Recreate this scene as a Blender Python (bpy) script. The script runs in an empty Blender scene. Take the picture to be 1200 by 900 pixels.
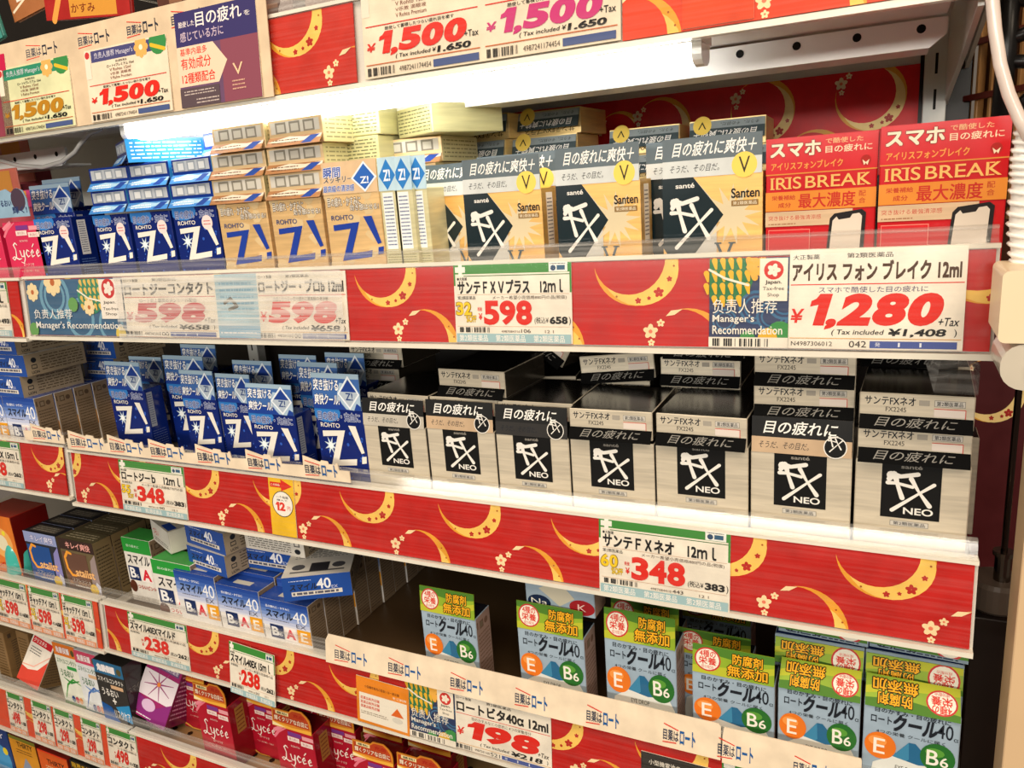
import bpy, math, random
from mathutils import Vector, Matrix

# ------------------------------------------------------------------ camera, world, lights, exposure
S = 0.48                      # metres per layout unit (one unit = distance to the carton fronts)
EYE = 1.35                    # eye height in metres
SC = bpy.context.scene
COL = SC.collection
F = 907.0
RX = (0.89982553, 0.04307675, -0.43411796)
RY = (0.43049952, -0.24872043, 0.86764527)
RZ = (-0.07059866, -0.96761694, -0.24234951)

def ray(u, v):
    c = ((u - 600) / F, (v - 450) / F, 1.0)
    return [sum(r[i] * c[i] for i in range(3)) for r in (RX, RY, RZ)]
def at(u, v, Y):              # layout point seen at a pixel, on the upright plane at depth Y
    d = ray(u, v); k = Y / d[1]
    return d[0] * k, Y, d[2] * k
def W(x, y, z):               # layout units -> world metres
    return Vector((x * S, y * S, z * S + EYE))

cam_d = bpy.data.cameras.new('camera'); cam = bpy.data.objects.new('camera', cam_d); COL.objects.link(cam)
cam_d.sensor_width = 36; cam_d.lens = F / 1200 * 36; cam_d.clip_start = 0.01
m = Matrix(((RX[0], -RX[1], -RX[2]), (RY[0], -RY[1], -RY[2]), (RZ[0], -RZ[1], -RZ[2])))
cam.matrix_world = Matrix.Translation((0, 0, EYE)) @ m.to_4x4()
SC.camera = cam

wd = bpy.data.worlds.new('store_air'); SC.world = wd; wd.use_nodes = True
wb = wd.node_tree.nodes['Background']; wb.inputs[0].default_value = (1.0, 0.80, 0.62, 1); wb.inputs[1].default_value = 0.17

def area(name, loc, aim, sx, sy, power, col):
    l = bpy.data.lights.new(name, 'AREA'); l.shape = 'RECTANGLE'; l.size = sx; l.size_y = sy
    l.energy = power; l.color = col
    o = bpy.data.objects.new(name, l); COL.objects.link(o); o.location = loc
    o.rotation_euler = (Vector(aim) - Vector(loc)).to_track_quat('-Z', 'Y').to_euler()
area('aisle_ceiling_light', (-0.5, -0.55, 2.75), (-0.4, 0.5, 1.1), 2.4, 0.5, 28, (1.0, 0.85, 0.68))
area('far_aisle_ceiling_light', (0.9, -1.3, 2.7), (0.0, 0.5, 1.2), 1.4, 0.5, 26, (1.0, 0.82, 0.62))
area('added_front_fill', (-0.2, -1.5, 1.62), (-0.3, 0.5, 1.4), 3.0, 0.15, 34, (1.0, 0.94, 0.84))  # added fill from behind the eye, brightens the beam and carton fronts
SC.view_settings.view_transform = 'Standard'; SC.view_settings.look = 'None'
SC.view_settings.exposure = -0.18; SC.view_settings.gamma = 1.0; SC.view_settings.use_curve_mapping = False
TUBE_POWER = 11.0

# ------------------------------------------------------------------ materials
def lin(h):
    h = h.lstrip('#'); o = []
    for i in (0, 2, 4):
        c = int(h[i:i + 2], 16) / 255
        o.append(c / 12.92 if c <= 0.04045 else ((c + 0.055) / 1.055) ** 2.4)
    return (*o, 1)
MATS = {}
def M(spec):
    """'#rrggbb' card; '#rrggbb*s' silver or gold foil; '#rrggbb*g' glossy film print; '#rrggbb*p' painted steel; '#rrggbb*i' flat ink"""
    if spec in MATS: return MATS[spec]
    col, _, k = spec.partition('*')
    m = bpy.data.materials.new('print_' + col.lstrip('#') + k); m.use_nodes = True
    nt = m.node_tree; b = nt.nodes['Principled BSDF']
    c = lin(col)
    rough, metal, vary, scale = {'': (0.42, 0, 0.10, 60), 's': (0.34, 0.30, 0.12, 25), 'g': (0.16, 0, 0.06, 30), 'p': (0.35, 0, 0.04, 12), 'i': (0.5, 0, 0.0, 1), 'r': (0.8, 0, 0.12, 20), 'm': (0.25, 1.0, 0.1, 20)}[k]
    b.inputs['Roughness'].default_value = rough; b.inputs['Metallic'].default_value = metal
    b.inputs['Base Color'].default_value = c; b.inputs['Specular IOR Level'].default_value = {'i': .2, 'r': .08, '': .35}.get(k, .5)
    if vary:
        tc = nt.nodes.new('ShaderNodeTexCoord'); n = nt.nodes.new('ShaderNodeTexNoise'); n.inputs['Scale'].default_value = scale; n.inputs['Detail'].default_value = 3
        mp = nt.nodes.new('ShaderNodeMapping')
        mp.inputs['Scale'].default_value = (1, 1, 14) if k == 's' else (1, 1, 1)
        nt.links.new(tc.outputs['Object'], mp.inputs['Vector']); nt.links.new(mp.outputs['Vector'], n.inputs['Vector'])
        mr = nt.nodes.new('ShaderNodeMapRange'); mr.inputs['From Min'].default_value = 0.3; mr.inputs['From Max'].default_value = 0.7
        mr.inputs['To Min'].default_value = 1 - vary; mr.inputs['To Max'].default_value = 1 + vary
        nt.links.new(n.outputs['Fac'], mr.inputs['Value'])
        hv = nt.nodes.new('ShaderNodeHueSaturation'); hv.inputs['Color'].default_value = c
        nt.links.new(mr.outputs['Result'], hv.inputs['Value']); nt.links.new(hv.outputs['Color'], b.inputs['Base Color'])
        r2 = nt.nodes.new('ShaderNodeMapRange'); r2.inputs['To Min'].default_value = rough * 0.75; r2.inputs['To Max'].default_value = rough * 1.3
        nt.links.new(n.outputs['Fac'], r2.inputs['Value']); nt.links.new(r2.outputs['Result'], b.inputs['Roughness'])
    MATS[spec] = m; return m
def clear_mat(name, milk, tint=(1, 1, 1, 1), streaks=0.0, rough=0.08):
    """thin clear plastic sheet: mostly see-through, a little milky, glossy, optionally scuffed in long streaks"""
    m = bpy.data.materials.new(name); m.use_nodes = True; nt = m.node_tree; nt.nodes.clear()
    N = nt.nodes.new; L = nt.links.new
    out = N('ShaderNodeOutputMaterial'); tr = N('ShaderNodeBsdfTransparent'); tr.inputs[0].default_value = tint
    df = N('ShaderNodeBsdfDiffuse'); df.inputs[0].default_value = (0.85, 0.83, 0.78, 1)
    gl = N('ShaderNodeBsdfGlossy'); gl.inputs['Roughness'].default_value = rough
    mx = N('ShaderNodeMixShader'); mx2 = N('ShaderNodeMixShader'); lw = N('ShaderNodeLayerWeight'); lw.inputs[0].default_value = 0.5; pw = N('ShaderNodeMath'); pw.operation = 'POWER'; pw.inputs[1].default_value = 4.0; fr = N('ShaderNodeMath'); fr.operation = 'MULTIPLY_ADD'; fr.inputs[1].default_value = 0.8; fr.inputs[2].default_value = 0.05
    L(lw.outputs['Facing'], pw.inputs[0]); L(pw.outputs[0], fr.inputs[0])
    L(tr.outputs[0], mx.inputs[1]); L(df.outputs[0], mx.inputs[2]); L(mx.outputs[0], mx2.inputs[1]); L(gl.outputs[0], mx2.inputs[2]); L(fr.outputs[0], mx2.inputs[0])
    tc = N('ShaderNodeTexCoord'); mp = N('ShaderNodeMapping'); mp.inputs['Scale'].default_value = (3, 8, 160)
    n = N('ShaderNodeTexNoise'); n.inputs['Scale'].default_value = 3; n.inputs['Detail'].default_value = 4
    mr = N('ShaderNodeMapRange'); mr.inputs['From Min'].default_value = 0.42; mr.inputs['From Max'].default_value = 0.68
    mr.inputs['To Min'].default_value = milk; mr.inputs['To Max'].default_value = min(1, milk + streaks)
    L(tc.outputs['Object'], mp.inputs['Vector']); L(mp.outputs['Vector'], n.inputs['Vector']); L(n.outputs['Fac'], mr.inputs['Value']); L(mr.outputs['Result'], mx.inputs[0])
    L(mx2.outputs[0], out.inputs[0]); MATS[name] = m; return m
clear_mat('clear_lip', 0.07, streaks=0.12)
clear_mat('clear_cover', 0.0, streaks=0.035, rough=0.10)
clear_mat('scuffed_cover', 0.12, streaks=0.55, rough=0.2)
clear_mat('clear_film', 0.06, streaks=0.25, rough=0.1)
def lamp_mat():
    m = bpy.data.materials.new('lit_diffuser'); m.use_nodes = True; nt = m.node_tree
    b = nt.nodes['Principled BSDF']; b.inputs['Emission Color'].default_value = (1, 0.97, 0.92, 1); b.inputs['Emission Strength'].default_value = TUBE_POWER
    MATS['lit_diffuser'] = m
lamp_mat()

# ------------------------------------------------------------------ lettering cache
_TXT = {}
def glyphs(s, off=0.0):
    k = (s, off)
    if k in _TXT: return _TXT[k]
    c = bpy.data.curves.new('t', 'FONT'); c.body = s; c.resolution_u = 2 if len(s) > 6 else 5; c.offset = off
    o = bpy.data.objects.new('t', c); COL.objects.link(o); bpy.context.view_layer.update()
    me = o.to_mesh(); vs = [(v.co.x, v.co.y) for v in me.vertices]; fs = [tuple(p.vertices) for p in me.polygons]
    o.to_mesh_clear(); bpy.data.objects.remove(o); bpy.data.curves.remove(c)
    if off == 0.0:
        xs = [v[0] for v in vs] or [0, 1]; ys = [v[1] for v in vs] or [0, 1]
        bb = (min(xs), min(ys), max(max(xs), min(xs) + 1e-3), max(max(ys), min(ys) + 1e-3))
    else: bb = glyphs(s)[2]
    _TXT[k] = (vs, fs, bb); return _TXT[k]

def clip(poly, x0, y0, x1, y1):
    for ax, lim, sgn in ((0, x0, 1), (0, x1, -1), (1, y0, 1), (1, y1, -1)):
        out = []
        for i in range(len(poly)):
            a, b = poly[i - 1], poly[i]
            ia, ib = sgn * (a[ax] - lim) >= 0, sgn * (b[ax] - lim) >= 0
            if ia != ib:
                t = (lim - a[ax]) / (b[ax] - a[ax]); out.append((a[0] + t * (b[0] - a[0]), a[1] + t * (b[1] - a[1])))
            if ib: out.append(b)
        poly = out
        if len(poly) < 3: return []
    return poly

class _Items(list):
    n = 0
    def append(s, t):
        list.append(s, (*t, s.n)); s.n += 1

class Art:
    """flat print in the unit square of a face; w, h = the face's size, for round shapes"""
    def __init__(s, w=1, h=1): s.w, s.h, s.it, s.base, s.start = w, h, _Items(), 0, 0
    def level(s, k): s.it.n = k; return s              # next prints start again at level k (for prints that do not overlap)
    def poly(s, pts, col): s.it.append((col, [tuple(p) for p in pts], [tuple(range(len(pts)))])); return s
    def rect(s, x0, y0, x1, y1, col): return s.poly([(x0, y0), (x1, y0), (x1, y1), (x0, y1)], col)
    def ell(s, cx, cy, rx, ry, col, n=20, c=True):
        if ry is None: ry = rx * s.w / s.h
        p = [(cx + rx * math.cos(2 * math.pi * i / n), cy + ry * math.sin(2 * math.pi * i / n)) for i in range(n)]
        if c: p = clip(p, 0, 0, 1, 1)
        if len(p) >= 3: s.poly(p, col)
        return s
    def stroke(s, pts, ws, col, cap=True):
        a = s.h / s.w
        if not isinstance(ws, (list, tuple)): ws = [ws] * len(pts)
        vs, fs = [], []
        for i in range(len(pts) - 1):
            (x0, y0), (x1, y1) = pts[i], pts[i + 1]; dx, dy = x1 - x0, (y1 - y0) * a; l = math.hypot(dx, dy) or 1
            nx, ny = -dy / l / 2, dx / l / 2 / a; b = len(vs)
            vs += [(x0 + nx * ws[i], y0 + ny * ws[i]), (x0 - nx * ws[i], y0 - ny * ws[i]), (x1 - nx * ws[i + 1], y1 - ny * ws[i + 1]), (x1 + nx * ws[i + 1], y1 + ny * ws[i + 1])]
            fs.append((b, b + 1, b + 2, b + 3))
        s.it.append((col, vs, fs))
        if cap:
            vs, fs = [], []
            for (x, y), w in zip(pts, ws):
                b = len(vs); vs += [(x + w / 2 * math.cos(k * math.pi / 4), y + w / 2 / a * math.sin(k * math.pi / 4)) for k in range(8)]; fs.append(tuple(range(b, b + 8)))
            s.it.append((col, vs, fs))
        return s
    def text(s, t, x0, y0, x1, y1, col, bold=0.0, slant=0.0, out=None, ow=0.045, flip=False):
        dense = any(ord(ch) > 0x3000 for ch in t)          # kanji and kana: thicken with shifted copies, an outline offset would clog them
        for c, off, ring in (([(out, bold + ow, 8)] if out else []) + [(col, bold, 4)]):
            vs, fs, bb = glyphs(t, 0.0 if dense else off); kx = (x1 - x0) / (bb[2] - bb[0]); ky = (y1 - y0) / (bb[3] - bb[1]); sh_ = 0
            sh = [(0, 0)]
            if dense and off > .009: sh = [(off * 1.15 * math.cos(2 * math.pi * (k + .5) / ring), off * 1.15 * math.sin(2 * math.pi * (k + .5) / ring)) for k in range(ring)]
            for sx, sy in sh:
                r = []
                for vx, vy in vs:
                    a, b = (vx + sx - bb[0]) * kx, (vy + sy - bb[1]) * ky
                    if flip: a, b = (x1 - x0) - a, (y1 - y0) - b
                    r.append((x0 + a + slant * b * s.h / s.w, y0 + b))
                s.it.append((c, r, fs)); s.it.n -= .65
            s.it.n += .65
        return s
    def digits(s, t, x0, y0, x1, y1, col, bold=0.05, slant=0.0):
        """heavy numerals, each fitted to its own cell"""
        wt = [{',': .34, '.': .3, '1': .62}.get(ch, 1.0) for ch in t]; g = .035; u = (x1 - x0) / (sum(wt) + g * (len(t) - 1)); x = x0
        for ch, q in zip(t, wt):
            vs, fs, _ = glyphs(ch, bold)
            if ch == '1': vs, fs = [(.36, 1), (1, 1), (1, 0), (.42, 0), (.42, .66), (0, .60), (0, .78), (.22, .85)], [tuple(range(8))]
            xs = [v[0] for v in vs]; ys = [v[1] for v in vs]; lo, hi = min(xs), max(xs); bo, to = min(ys), max(ys)
            H = y1 - y0; yb, yt = (y0 - H * .13, y0 + H * .22) if ch == ',' else (y0, y0 + H * .2) if ch == '.' else (y0, y1)
            s.it.append((col, [(x + (vx - lo) / (hi - lo) * q * u + slant * ((yb - y0) + (vy - bo) / (to - bo) * (yt - yb)) * s.h / s.w, yb + (vy - bo) / (to - bo) * (yt - yb)) for vx, vy in vs], fs)); s.it.n -= 1
            x += (q + g) * u
        s.it.n += 1; return s
    def lines(s, x0, y0, x1, y1, n, col, th=0.35, seed=1):      # rows of print too small to read
        rnd = random.Random(seed); vs, fs = [], []
        for i in range(n):
            y = y1 - (i + 0.5) * (y1 - y0) / n; t = (y1 - y0) / n * th / 2; x = x0
            while x < x1 - 0.01:
                l = min(rnd.uniform(0.03, 0.14) * (x1 - x0), x1 - x); b = len(vs)
                vs += [(x, y - t), (x + l, y - t), (x + l, y + t), (x, y + t)]; fs.append((b, b + 1, b + 2, b + 3)); x += l + rnd.uniform(.012, .04) * (x1 - x0)
        s.it.append((col, vs, fs)); return s
    def bars(s, x0, y0, x1, y1, col='#222222*i', n=26, seed=3):
        rnd = random.Random(seed); vs, fs = [], []; st = (x1 - x0) / n
        for i in range(n):
            if rnd.random() < 0.85:
                x = x0 + i * st; w = st * rnd.choice((.3, .5, .8)); b = len(vs); vs += [(x, y0), (x + w, y0), (x + w, y1), (x, y1)]; fs.append((b, b + 1, b + 2, b + 3))
        s.it.append((col, vs, fs)); return s
    def flower(s, cx, cy, r, col, n=5, rot=0.0, core=None):
        a = s.w / s.h
        for k in range(n):
            t = rot + 2 * math.pi * k / n; p = []
            for j in range(8):
                q = 2 * math.pi * j / 8; ex, ey = r * .5 + r * .46 * math.cos(q), r * .34 * math.sin(q)
                p.append((cx + ex * math.cos(t) - ey * math.sin(t), cy + (ex * math.sin(t) + ey * math.cos(t)) * a))
            p = clip(p, 0, 0, 1, 1)
            if len(p) >= 3: s.poly(p, col)
        if core: s.ell(cx, cy, r * .25, None, core, 8)
        return s
    def sub(s, other, x0, y0, x1, y1, turn=False):
        for c, vs, fs, _l in other.it:
            s.it.append((c, [((x1 - (x1 - x0) * a, y1 - (y1 - y0) * b) if turn else (x0 + (x1 - x0) * a, y0 + (y1 - y0) * b)) for a, b in vs], fs))
        return s

class MB:
    def __init__(s): s.v, s.f, s.m, s.mats = [], [], [], []
    def mi(s, spec):
        if spec not in s.mats: s.mats.append(spec)
        return s.mats.index(spec)
    def add(s, vs, fs, spec):
        b = len(s.v); s.v += [tuple(v) for v in vs]; i = s.mi(spec)
        for f in fs: s.f.append(tuple(b + k for k in f)); s.m.append(i)
        return s
    def box(s, x0, y0, z0, x1, y1, z1, spec, c=0.0012, sides=None):
        """chamfered box; sides: dict of face -> material (keys -x +x -y +y -z +z)"""
        sides = sides or {}; c = min(c, (x1 - x0) / 3, (y1 - y0) / 3, (z1 - z0) / 3)
        P = {}
        def v(i, j, k, ax):
            p = [(x0, x1)[i], (y0, y1)[j], (z0, z1)[k]]
            for a in range(3):
                if a != ax: p[a] += c * (1, -1)[(i, j, k)[a]]
            key = (i, j, k, ax); P[key] = len(s.v); s.v.append(tuple(p))
        for i in (0, 1):
            for j in (0, 1):
                for k in (0, 1):
                    for ax in range(3): v(i, j, k, ax)
        def face(ks, sp): s.f.append(tuple(P[k] for k in ks)); s.m.append(s.mi(sp))
        nm = 'xyz'
        for ax in range(3):
            a, b = [q for q in range(3) if q != ax]
            for d in (0, 1):
                ks = []
                for p, q in ((0, 0), (1, 0), (1, 1), (0, 1)):
                    t = [0, 0, 0]; t[ax] = d; t[a] = p; t[b] = q; ks.append((*t, ax))
                face(ks if (d ^ (ax == 1)) else ks[::-1], sides.get('-+'[d] + nm[ax], spec))
        for ax in range(3):                                           # edge strips
            a, b = [q for q in range(3) if q != ax]
            for p in (0, 1):
                for q in (0, 1):
                    def K(e, face_ax):
                        t = [0, 0, 0]; t[ax] = e; t[a] = p; t[b] = q; return (*t, face_ax)
                    face([K(0, a), K(1, a), K(1, b), K(0, b)], spec)
        for i in (0, 1):
            for j in (0, 1):
                for k in (0, 1): face([(i, j, k, 0), (i, j, k, 1), (i, j, k, 2)], spec)
        return s
    def art(s, A, o, ux, uy, n, eps=0.00003):
        """print A on the parallelogram at o spanned by ux, uy; n = outward unit normal (layout units)"""
        o, ux, uy, n = map(Vector, (o, ux, uy, n))
        for c, vs, fs, l in A.it:
            k = o + n * (0.0003 + eps * l)
            s.add([k + ux * a + uy * b for a, b in vs], fs, c)
        return s
    def tube(s, pts, r, spec, n=10, closed_caps=True):
        pts = [Vector(p) for p in pts]; rs = r if isinstance(r, (list, tuple)) else [r] * len(pts); rings = []
        up = Vector((0.13, 0.31, 0.94))
        for i, p in enumerate(pts):
            d = (pts[min(i + 1, len(pts) - 1)] - pts[max(i - 1, 0)]).normalized()
            a = d.cross(up if abs(d.dot(up.normalized())) < .95 else Vector((1, 0, 0))).normalized(); b = d.cross(a)
            rings.append([p + (a * math.cos(2 * math.pi * k / n) + b * math.sin(2 * math.pi * k / n)) * rs[i] for k in range(n)])
        vs = [v for q in rings for v in q]; fs = []
        for i in range(len(pts) - 1):
            for k in range(n): fs.append((i * n + k, i * n + (k + 1) % n, (i + 1) * n + (k + 1) % n, (i + 1) * n + k))
        if closed_caps: fs.append(tuple(range(n))[::-1]); fs.append(tuple((len(pts) - 1) * n + k for k in range(n)))
        return s.add(vs, fs, spec)
    def extrude_y(s, prof, y0, y1, spec):                              # prof: (x, z) outline
        n = len(prof); vs = [(x, y0, z) for x, z in prof] + [(x, y1, z) for x, z in prof]
        fs = [tuple(range(n)), tuple(range(2 * n - 1, n - 1, -1))] + [(i, i + n, (i + 1) % n + n, (i + 1) % n) for i in range(n)]
        return s.add(vs, fs, spec)
    def extrude_x(s, prof, x0, x1, spec):                              # prof: (y, z) outline
        n = len(prof); vs = [(x0, y, z) for y, z in prof] + [(x1, y, z) for y, z in prof]
        fs = [tuple(range(n)), tuple(range(2 * n - 1, n - 1, -1))] + [(i, (i + 1) % n, (i + 1) % n + n, i + n) for i in range(n)]
        return s.add(vs, fs, spec)
    def obj(s, name, parent=None, shade=False):
        me = bpy.data.meshes.new(name); me.from_pydata([(x * S, y * S, z * S) for x, y, z in s.v], [], s.f)
        for sp in s.mats: me.materials.append(MATS[sp] if sp in MATS else M(sp))
        me.polygons.foreach_set('material_index', s.m)
        if shade: me.polygons.foreach_set('use_smooth', [True] * len(s.f))
        me.update(); o = bpy.data.objects.new(name, me); COL.objects.link(o)
        if parent: o.parent = parent
        return o
def tag(o, label, cat, group=None, kind=None):
    o['label'] = label; o['category'] = cat
    if group: o['group'] = group
    if kind: o['kind'] = kind
    return o
def place(o, x, y, z, rz=0.0, rx=0.0, ry=0.0): o.location = W(x, y, z); o.rotation_euler = (rx, ry, rz); return o
def dup(o):
    c = o.copy(); COL.objects.link(c)
    for ch in list(o.children):
        d = ch.copy(); COL.objects.link(d); d.parent = c
    return c
# world-positioned mesh: verts given in layout units relative to the eye
def fixed(mb, name, parent=None, shade=False):
    o = mb.obj(name, parent, shade)
    if not parent: o.location = (0, 0, EYE)
    return o
# ------------------------------------------------------------------ shelf fixture
LEFT, SEAM, RIGHT, BACK = -2.55, -1.535, 0.108, 1.58
sb = MB(); sb.box(LEFT, BACK, -2.75, RIGHT, BACK + .04, .75, '#171310*p'); wall = fixed(sb, 'wall_back'); wall['kind'] = 'structure'  # near-black: shade of the deep shelf interiors is put into this colour
fl = MB(); fl.box(-4.5, -3, -2.83, 2.5, 2.4, -2.79, '#6b6259*p'); o = fixed(fl, 'floor'); o['kind'] = 'structure'
pl = MB(); pl.box(SEAM + .02, BACK - .012, .05, .03, BACK, .34, '#dcdedb*p')
tag(fixed(pl, 'back_panel'), 'pale grey steel panel on the shelf back under the top shelf', 'panel')
bt = MB(); bt.box(LEFT, .98, -2.79, RIGHT, BACK, -1.78, '#8c8478*p'); tag(fixed(bt, 'base_plinth'), 'beige steel plinth at the foot of the shelving', 'plinth')

RAILS = {}
YT, YB = .972, .962
def shelf(key, x0, x1, zt, zb, board, label, board_col='#bdb6a8*p', lip=.032, tilt=0.0, lipmat='clear_lip', holes=False, cover='clear_cover', low=None):
    """one shelf: board, price rail (tilted slightly by tilt = z change per unit x), clear lip, side brackets"""
    root = bpy.data.objects.new('display_shelf', None); COL.objects.link(root); root.location = (0, 0, EYE)
    tag(root, label, 'shelf', 'shelves of the gondola')
    b = MB(); b.box(x0, .975, board - .022, x1, BACK - .01, board, board_col, .002)
    if holes:
        for i in range(int((x1 - x0) / .05)):
            for j in range(9):
                cx, cy = x0 + .03 + i * .05 + (j % 2) * .025, 1.0 + j * .045
                b.add([(cx + .007 * math.cos(k * math.pi / 3), cy + .007 * math.sin(k * math.pi / 3), board + .0006) for k in range(6)], [(0, 1, 2, 3, 4, 5)], '#2a1c12*i')
    b.obj('shelf_board', root)
    def q(x, z): return z + tilt * (x - x1)
    r = MB()
    n = 2
    vs, fs = [], []
    ys = [(YB + .004, zb - .006), (YT + .004, zt + .004), (YT + .016, zt + .004), (YT + .012, zb - .006), ]
    for xx in (x0, x1):
        for y, z in ys: vs.append((xx, y, q(xx, z)))
    r.add(vs, [(0, 1, 5, 4), (1, 2, 6, 5), (2, 3, 7, 6), (3, 0, 4, 7), (0, 3, 2, 1), (4, 5, 6, 7)], '#ddd8cc*p')
    rail = r.obj('price_rail', root)
    e = MB()                                                          # bottom bead and top bead of the rail
    for (ya, za, yb, zb_) in ((YB - .006, zb - .008, YB + .006, zb - .001), (YT - .004, zt, YT + .006, zt + .005)):
        vs = [(xx, y, q(xx, z)) for xx in (x0, x1) for y, z in ((ya, za), (yb, za), (yb, zb_), (ya, zb_))]
        e.add(vs, [(0, 1, 2, 3), (7, 6, 5, 4), (0, 4, 5, 1), (1, 5, 6, 2), (2, 6, 7, 3), (3, 7, 4, 0)], '#e8e2d2*g')
    e.obj('rail_bead', rail)
    c = MB(); vs = [(xx, y, q(xx, z)) for xx in (x0 + .001, x1 - .001) for y, z in ((YB - .0085, zb), (YT - .0075, zt))]
    c.add(vs, [(0, 2, 3, 1)], cover); c.obj('rail_cover', rail)
    if lip:
        l = MB(); vs = [(xx, y, q(xx, z)) for xx in (x0 + .001, x1 - .002) for y, z in ((YT - .001, zt + .005), (YT + .006, zt + lip))]
        l.add(vs, [(0, 2, 3, 1)], lipmat)
        vs = [(xx, y, q(xx, z)) for xx in (x0 + .001, x1 - .002) for y, z in ((YT + .004, zt + lip - .002), (YT + .004, zt + lip + .002), (YT + .013, zt + lip + .002), (YT + .013, zt + lip - .002))]
        l.add(vs, [(0, 1, 5, 4), (1, 2, 6, 5), (2, 3, 7, 6), (3, 0, 4, 7), (0, 3, 2, 1), (4, 5, 6, 7)], lipmat)
        l.obj('clear_lip', rail)
    for bx in (x0 + .004, x1 - .012):                                 # side brackets under the board
        k = MB(); k.extrude_x([(1.0, board - .023), (1.5, board - .09), (BACK - .01, board - .10), (BACK - .01, board - .023)], bx, bx + .006, '#d9d6cd*p'); k.obj('shelf_bracket', root)
    RAILS[key] = (x0, x1, zt, zb, q)
    return root

shelf('top', SEAM, RIGHT, .270, .162, .243, 'top white shelf with the lit tube under it', lip=.03, board_col='#d4d3cd*p')
shelf('one', SEAM - .02, RIGHT - .004, -.0955, -.2075, -.123, 'brightly lit shelf of blue, gold and red cartons, second shelf down', lip=.022, tilt=.0045)
shelf('two', SEAM, RIGHT, -.464, -.572, -.492, 'shelf of silver cartons with the long red paper strip', board_col='#8a8276*p', lip=.026)
shelf('three', SEAM, RIGHT, -.817, -.922, -.845, 'shelf with an empty dark gap, under the silver cartons', board_col='#54402a*p', lip=.030)  # board colour darkened to carry the shade inside the gap
shelf('four', SEAM, RIGHT, -1.15, -1.255, -1.178, 'perforated shelf of red and purple cartons, fifth from the top', board_col='#a98a5c*p', holes=True)
shelf('five', SEAM, RIGHT, -1.46, -1.57, -1.49, 'lowest built shelf of the right bay, hidden behind the red cartons', lip=.03)
shelf('L top', LEFT, SEAM - .012, .270, .162, .243, 'top shelf of the left bay beside the green price card', lip=.03, board_col='#d4d3cd*p')
shelf('L one', LEFT, SEAM - .03, -.105, -.22, -.13, 'left bay shelf carrying the pink carton', lip=.024)
shelf('L two', LEFT, SEAM - .006, -.455, -.562, -.505, 'left bay shelf carrying blue and white cartons stacked flat', lip=.026)
shelf('L three', LEFT, SEAM - .006, -.815, -.93, -.845, 'left bay shelf with three yellow-starred price tags', lip=.026)
shelf('L four', LEFT, SEAM - .006, -1.15, -1.262, -1.178, 'left bay shelf with five small price tags', lip=.026)
shelf('L five', LEFT, SEAM - .006, -1.46, -1.57, -1.49, 'lowest left bay shelf, holding the orange cartons', lip=.026)

pl = MB(); pl.box(LEFT, BACK - .012, -.02, SEAM - .03, BACK, .34, '#d4d6d2*p')
tag(fixed(pl, 'back_panel'), 'pale steel panel on the back of the left bay, above the pink carton', 'panel')
# cross beam with round holes under the top shelf
def beam(x0, x1, y, z0, z1, label, right_cut=True):
    b = MB(); c = .018
    b.extrude_y([(x0, z0), (x1 - c, z0), (x1, z0 + c * .8), (x1, z1), (x0, z1)], y, y + .006, '#ecece8*p')
    b.box(x0, y + .006, z0, x1 - c, y + .07, z0 + .005, '#ecece8*p')
    r = tag(fixed(b, 'cross_beam'), label, 'beam')
    h = MB(); x = x1 - .028
    while x > x0 + .02:
        h.add([(x + .0052 * math.cos(k * math.pi / 6), y - .0006, (z0 + z1) / 2 + .006 + .0052 * math.sin(k * math.pi / 6)) for k in range(12)], [tuple(range(12))], '#0a0a0a*i'); x -= .071
    h.obj('punched_hole', r)
beam(-1.30, .0485, 1.13, .131, .164, 'white steel beam with round holes behind the lit tube')
beam(-2.3, -1.575, 1.13, .118, .155, 'short white steel beam with holes, in the left bay')
# underside plate of the top shelf
u = MB(); u.box(SEAM + .01, .99, .168, RIGHT - .06, 1.14, .176, '#ecece8*p'); tag(fixed(u, 'shelf_underplate'), 'glossy white plate under the top shelf, in front of the beam', 'plate')
# end bracket plate
k = MB(); k.extrude_x([(.985, .30), (1.57, .30), (1.57, .088), (1.4, .106), (1.17, .126), (.985, .148)], .068, .074, '#dcdcd6*p')
tag(fixed(k, 'end_bracket'), 'white sickle-shaped bracket plate at the right end of the top shelf', 'bracket')
# slotted uprights
def upright(x, w, y, label, col='#d6d8d4*p'):
    b = MB(); b.box(x, y - .03, -2.79, x + w, y, .7, col); r = tag(fixed(b, 'slotted_upright'), label, 'upright', 'slotted uprights')
    s_ = MB(); z = -1.6
    while z < .6:
        s_.box(x + w * .44, y - .0306, z, x + w * .56, y - .0299, z + .032, '#151311*i', .0001); z += .056
    s_.obj('slot', r)
upright(.036, .034, BACK - .02, 'white slotted steel upright beside the red paper banner')
upright(.082, .03, 1.64, 'beige slotted upright behind the white bracket plate', '#c8b08a*p')
upright(SEAM - .02, .034, BACK - .02, 'slotted upright between the two bays')

# lit tube
t = MB(); x0, x1 = -1.235, -.215; ya, yb = 1.0, 1.045; za, zb = .1305, .156
prof = []
for kx in range(7):
    a = math.pi + kx / 6 * math.pi; prof.append((ya + .0225 + .0225 * math.cos(a), za + .012 + .012 * math.sin(a)))
prof += [(yb, zb), (ya, zb)]
t.extrude_x(prof, x0 + .012, x1 - .012, 'lit_diffuser')
lampo = tag(fixed(t, 'shelf_light'), 'long glowing white light bar under the top shelf', 'light')
for xa, xb in ((x0, x0 + .012), (x1 - .012, x1)):
    cp = MB(); cp.extrude_x([(y + (y - ya - .022) * .06, z) for y, z in prof], xa, xb, '#f4f4f0*g'); cp.obj('end_cap', lampo)
hs = MB(); hs.box(x0, .998, .156, x1, 1.06, .168, '#f1f1ee*p'); hs.obj('lamp_housing', lampo)
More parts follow.
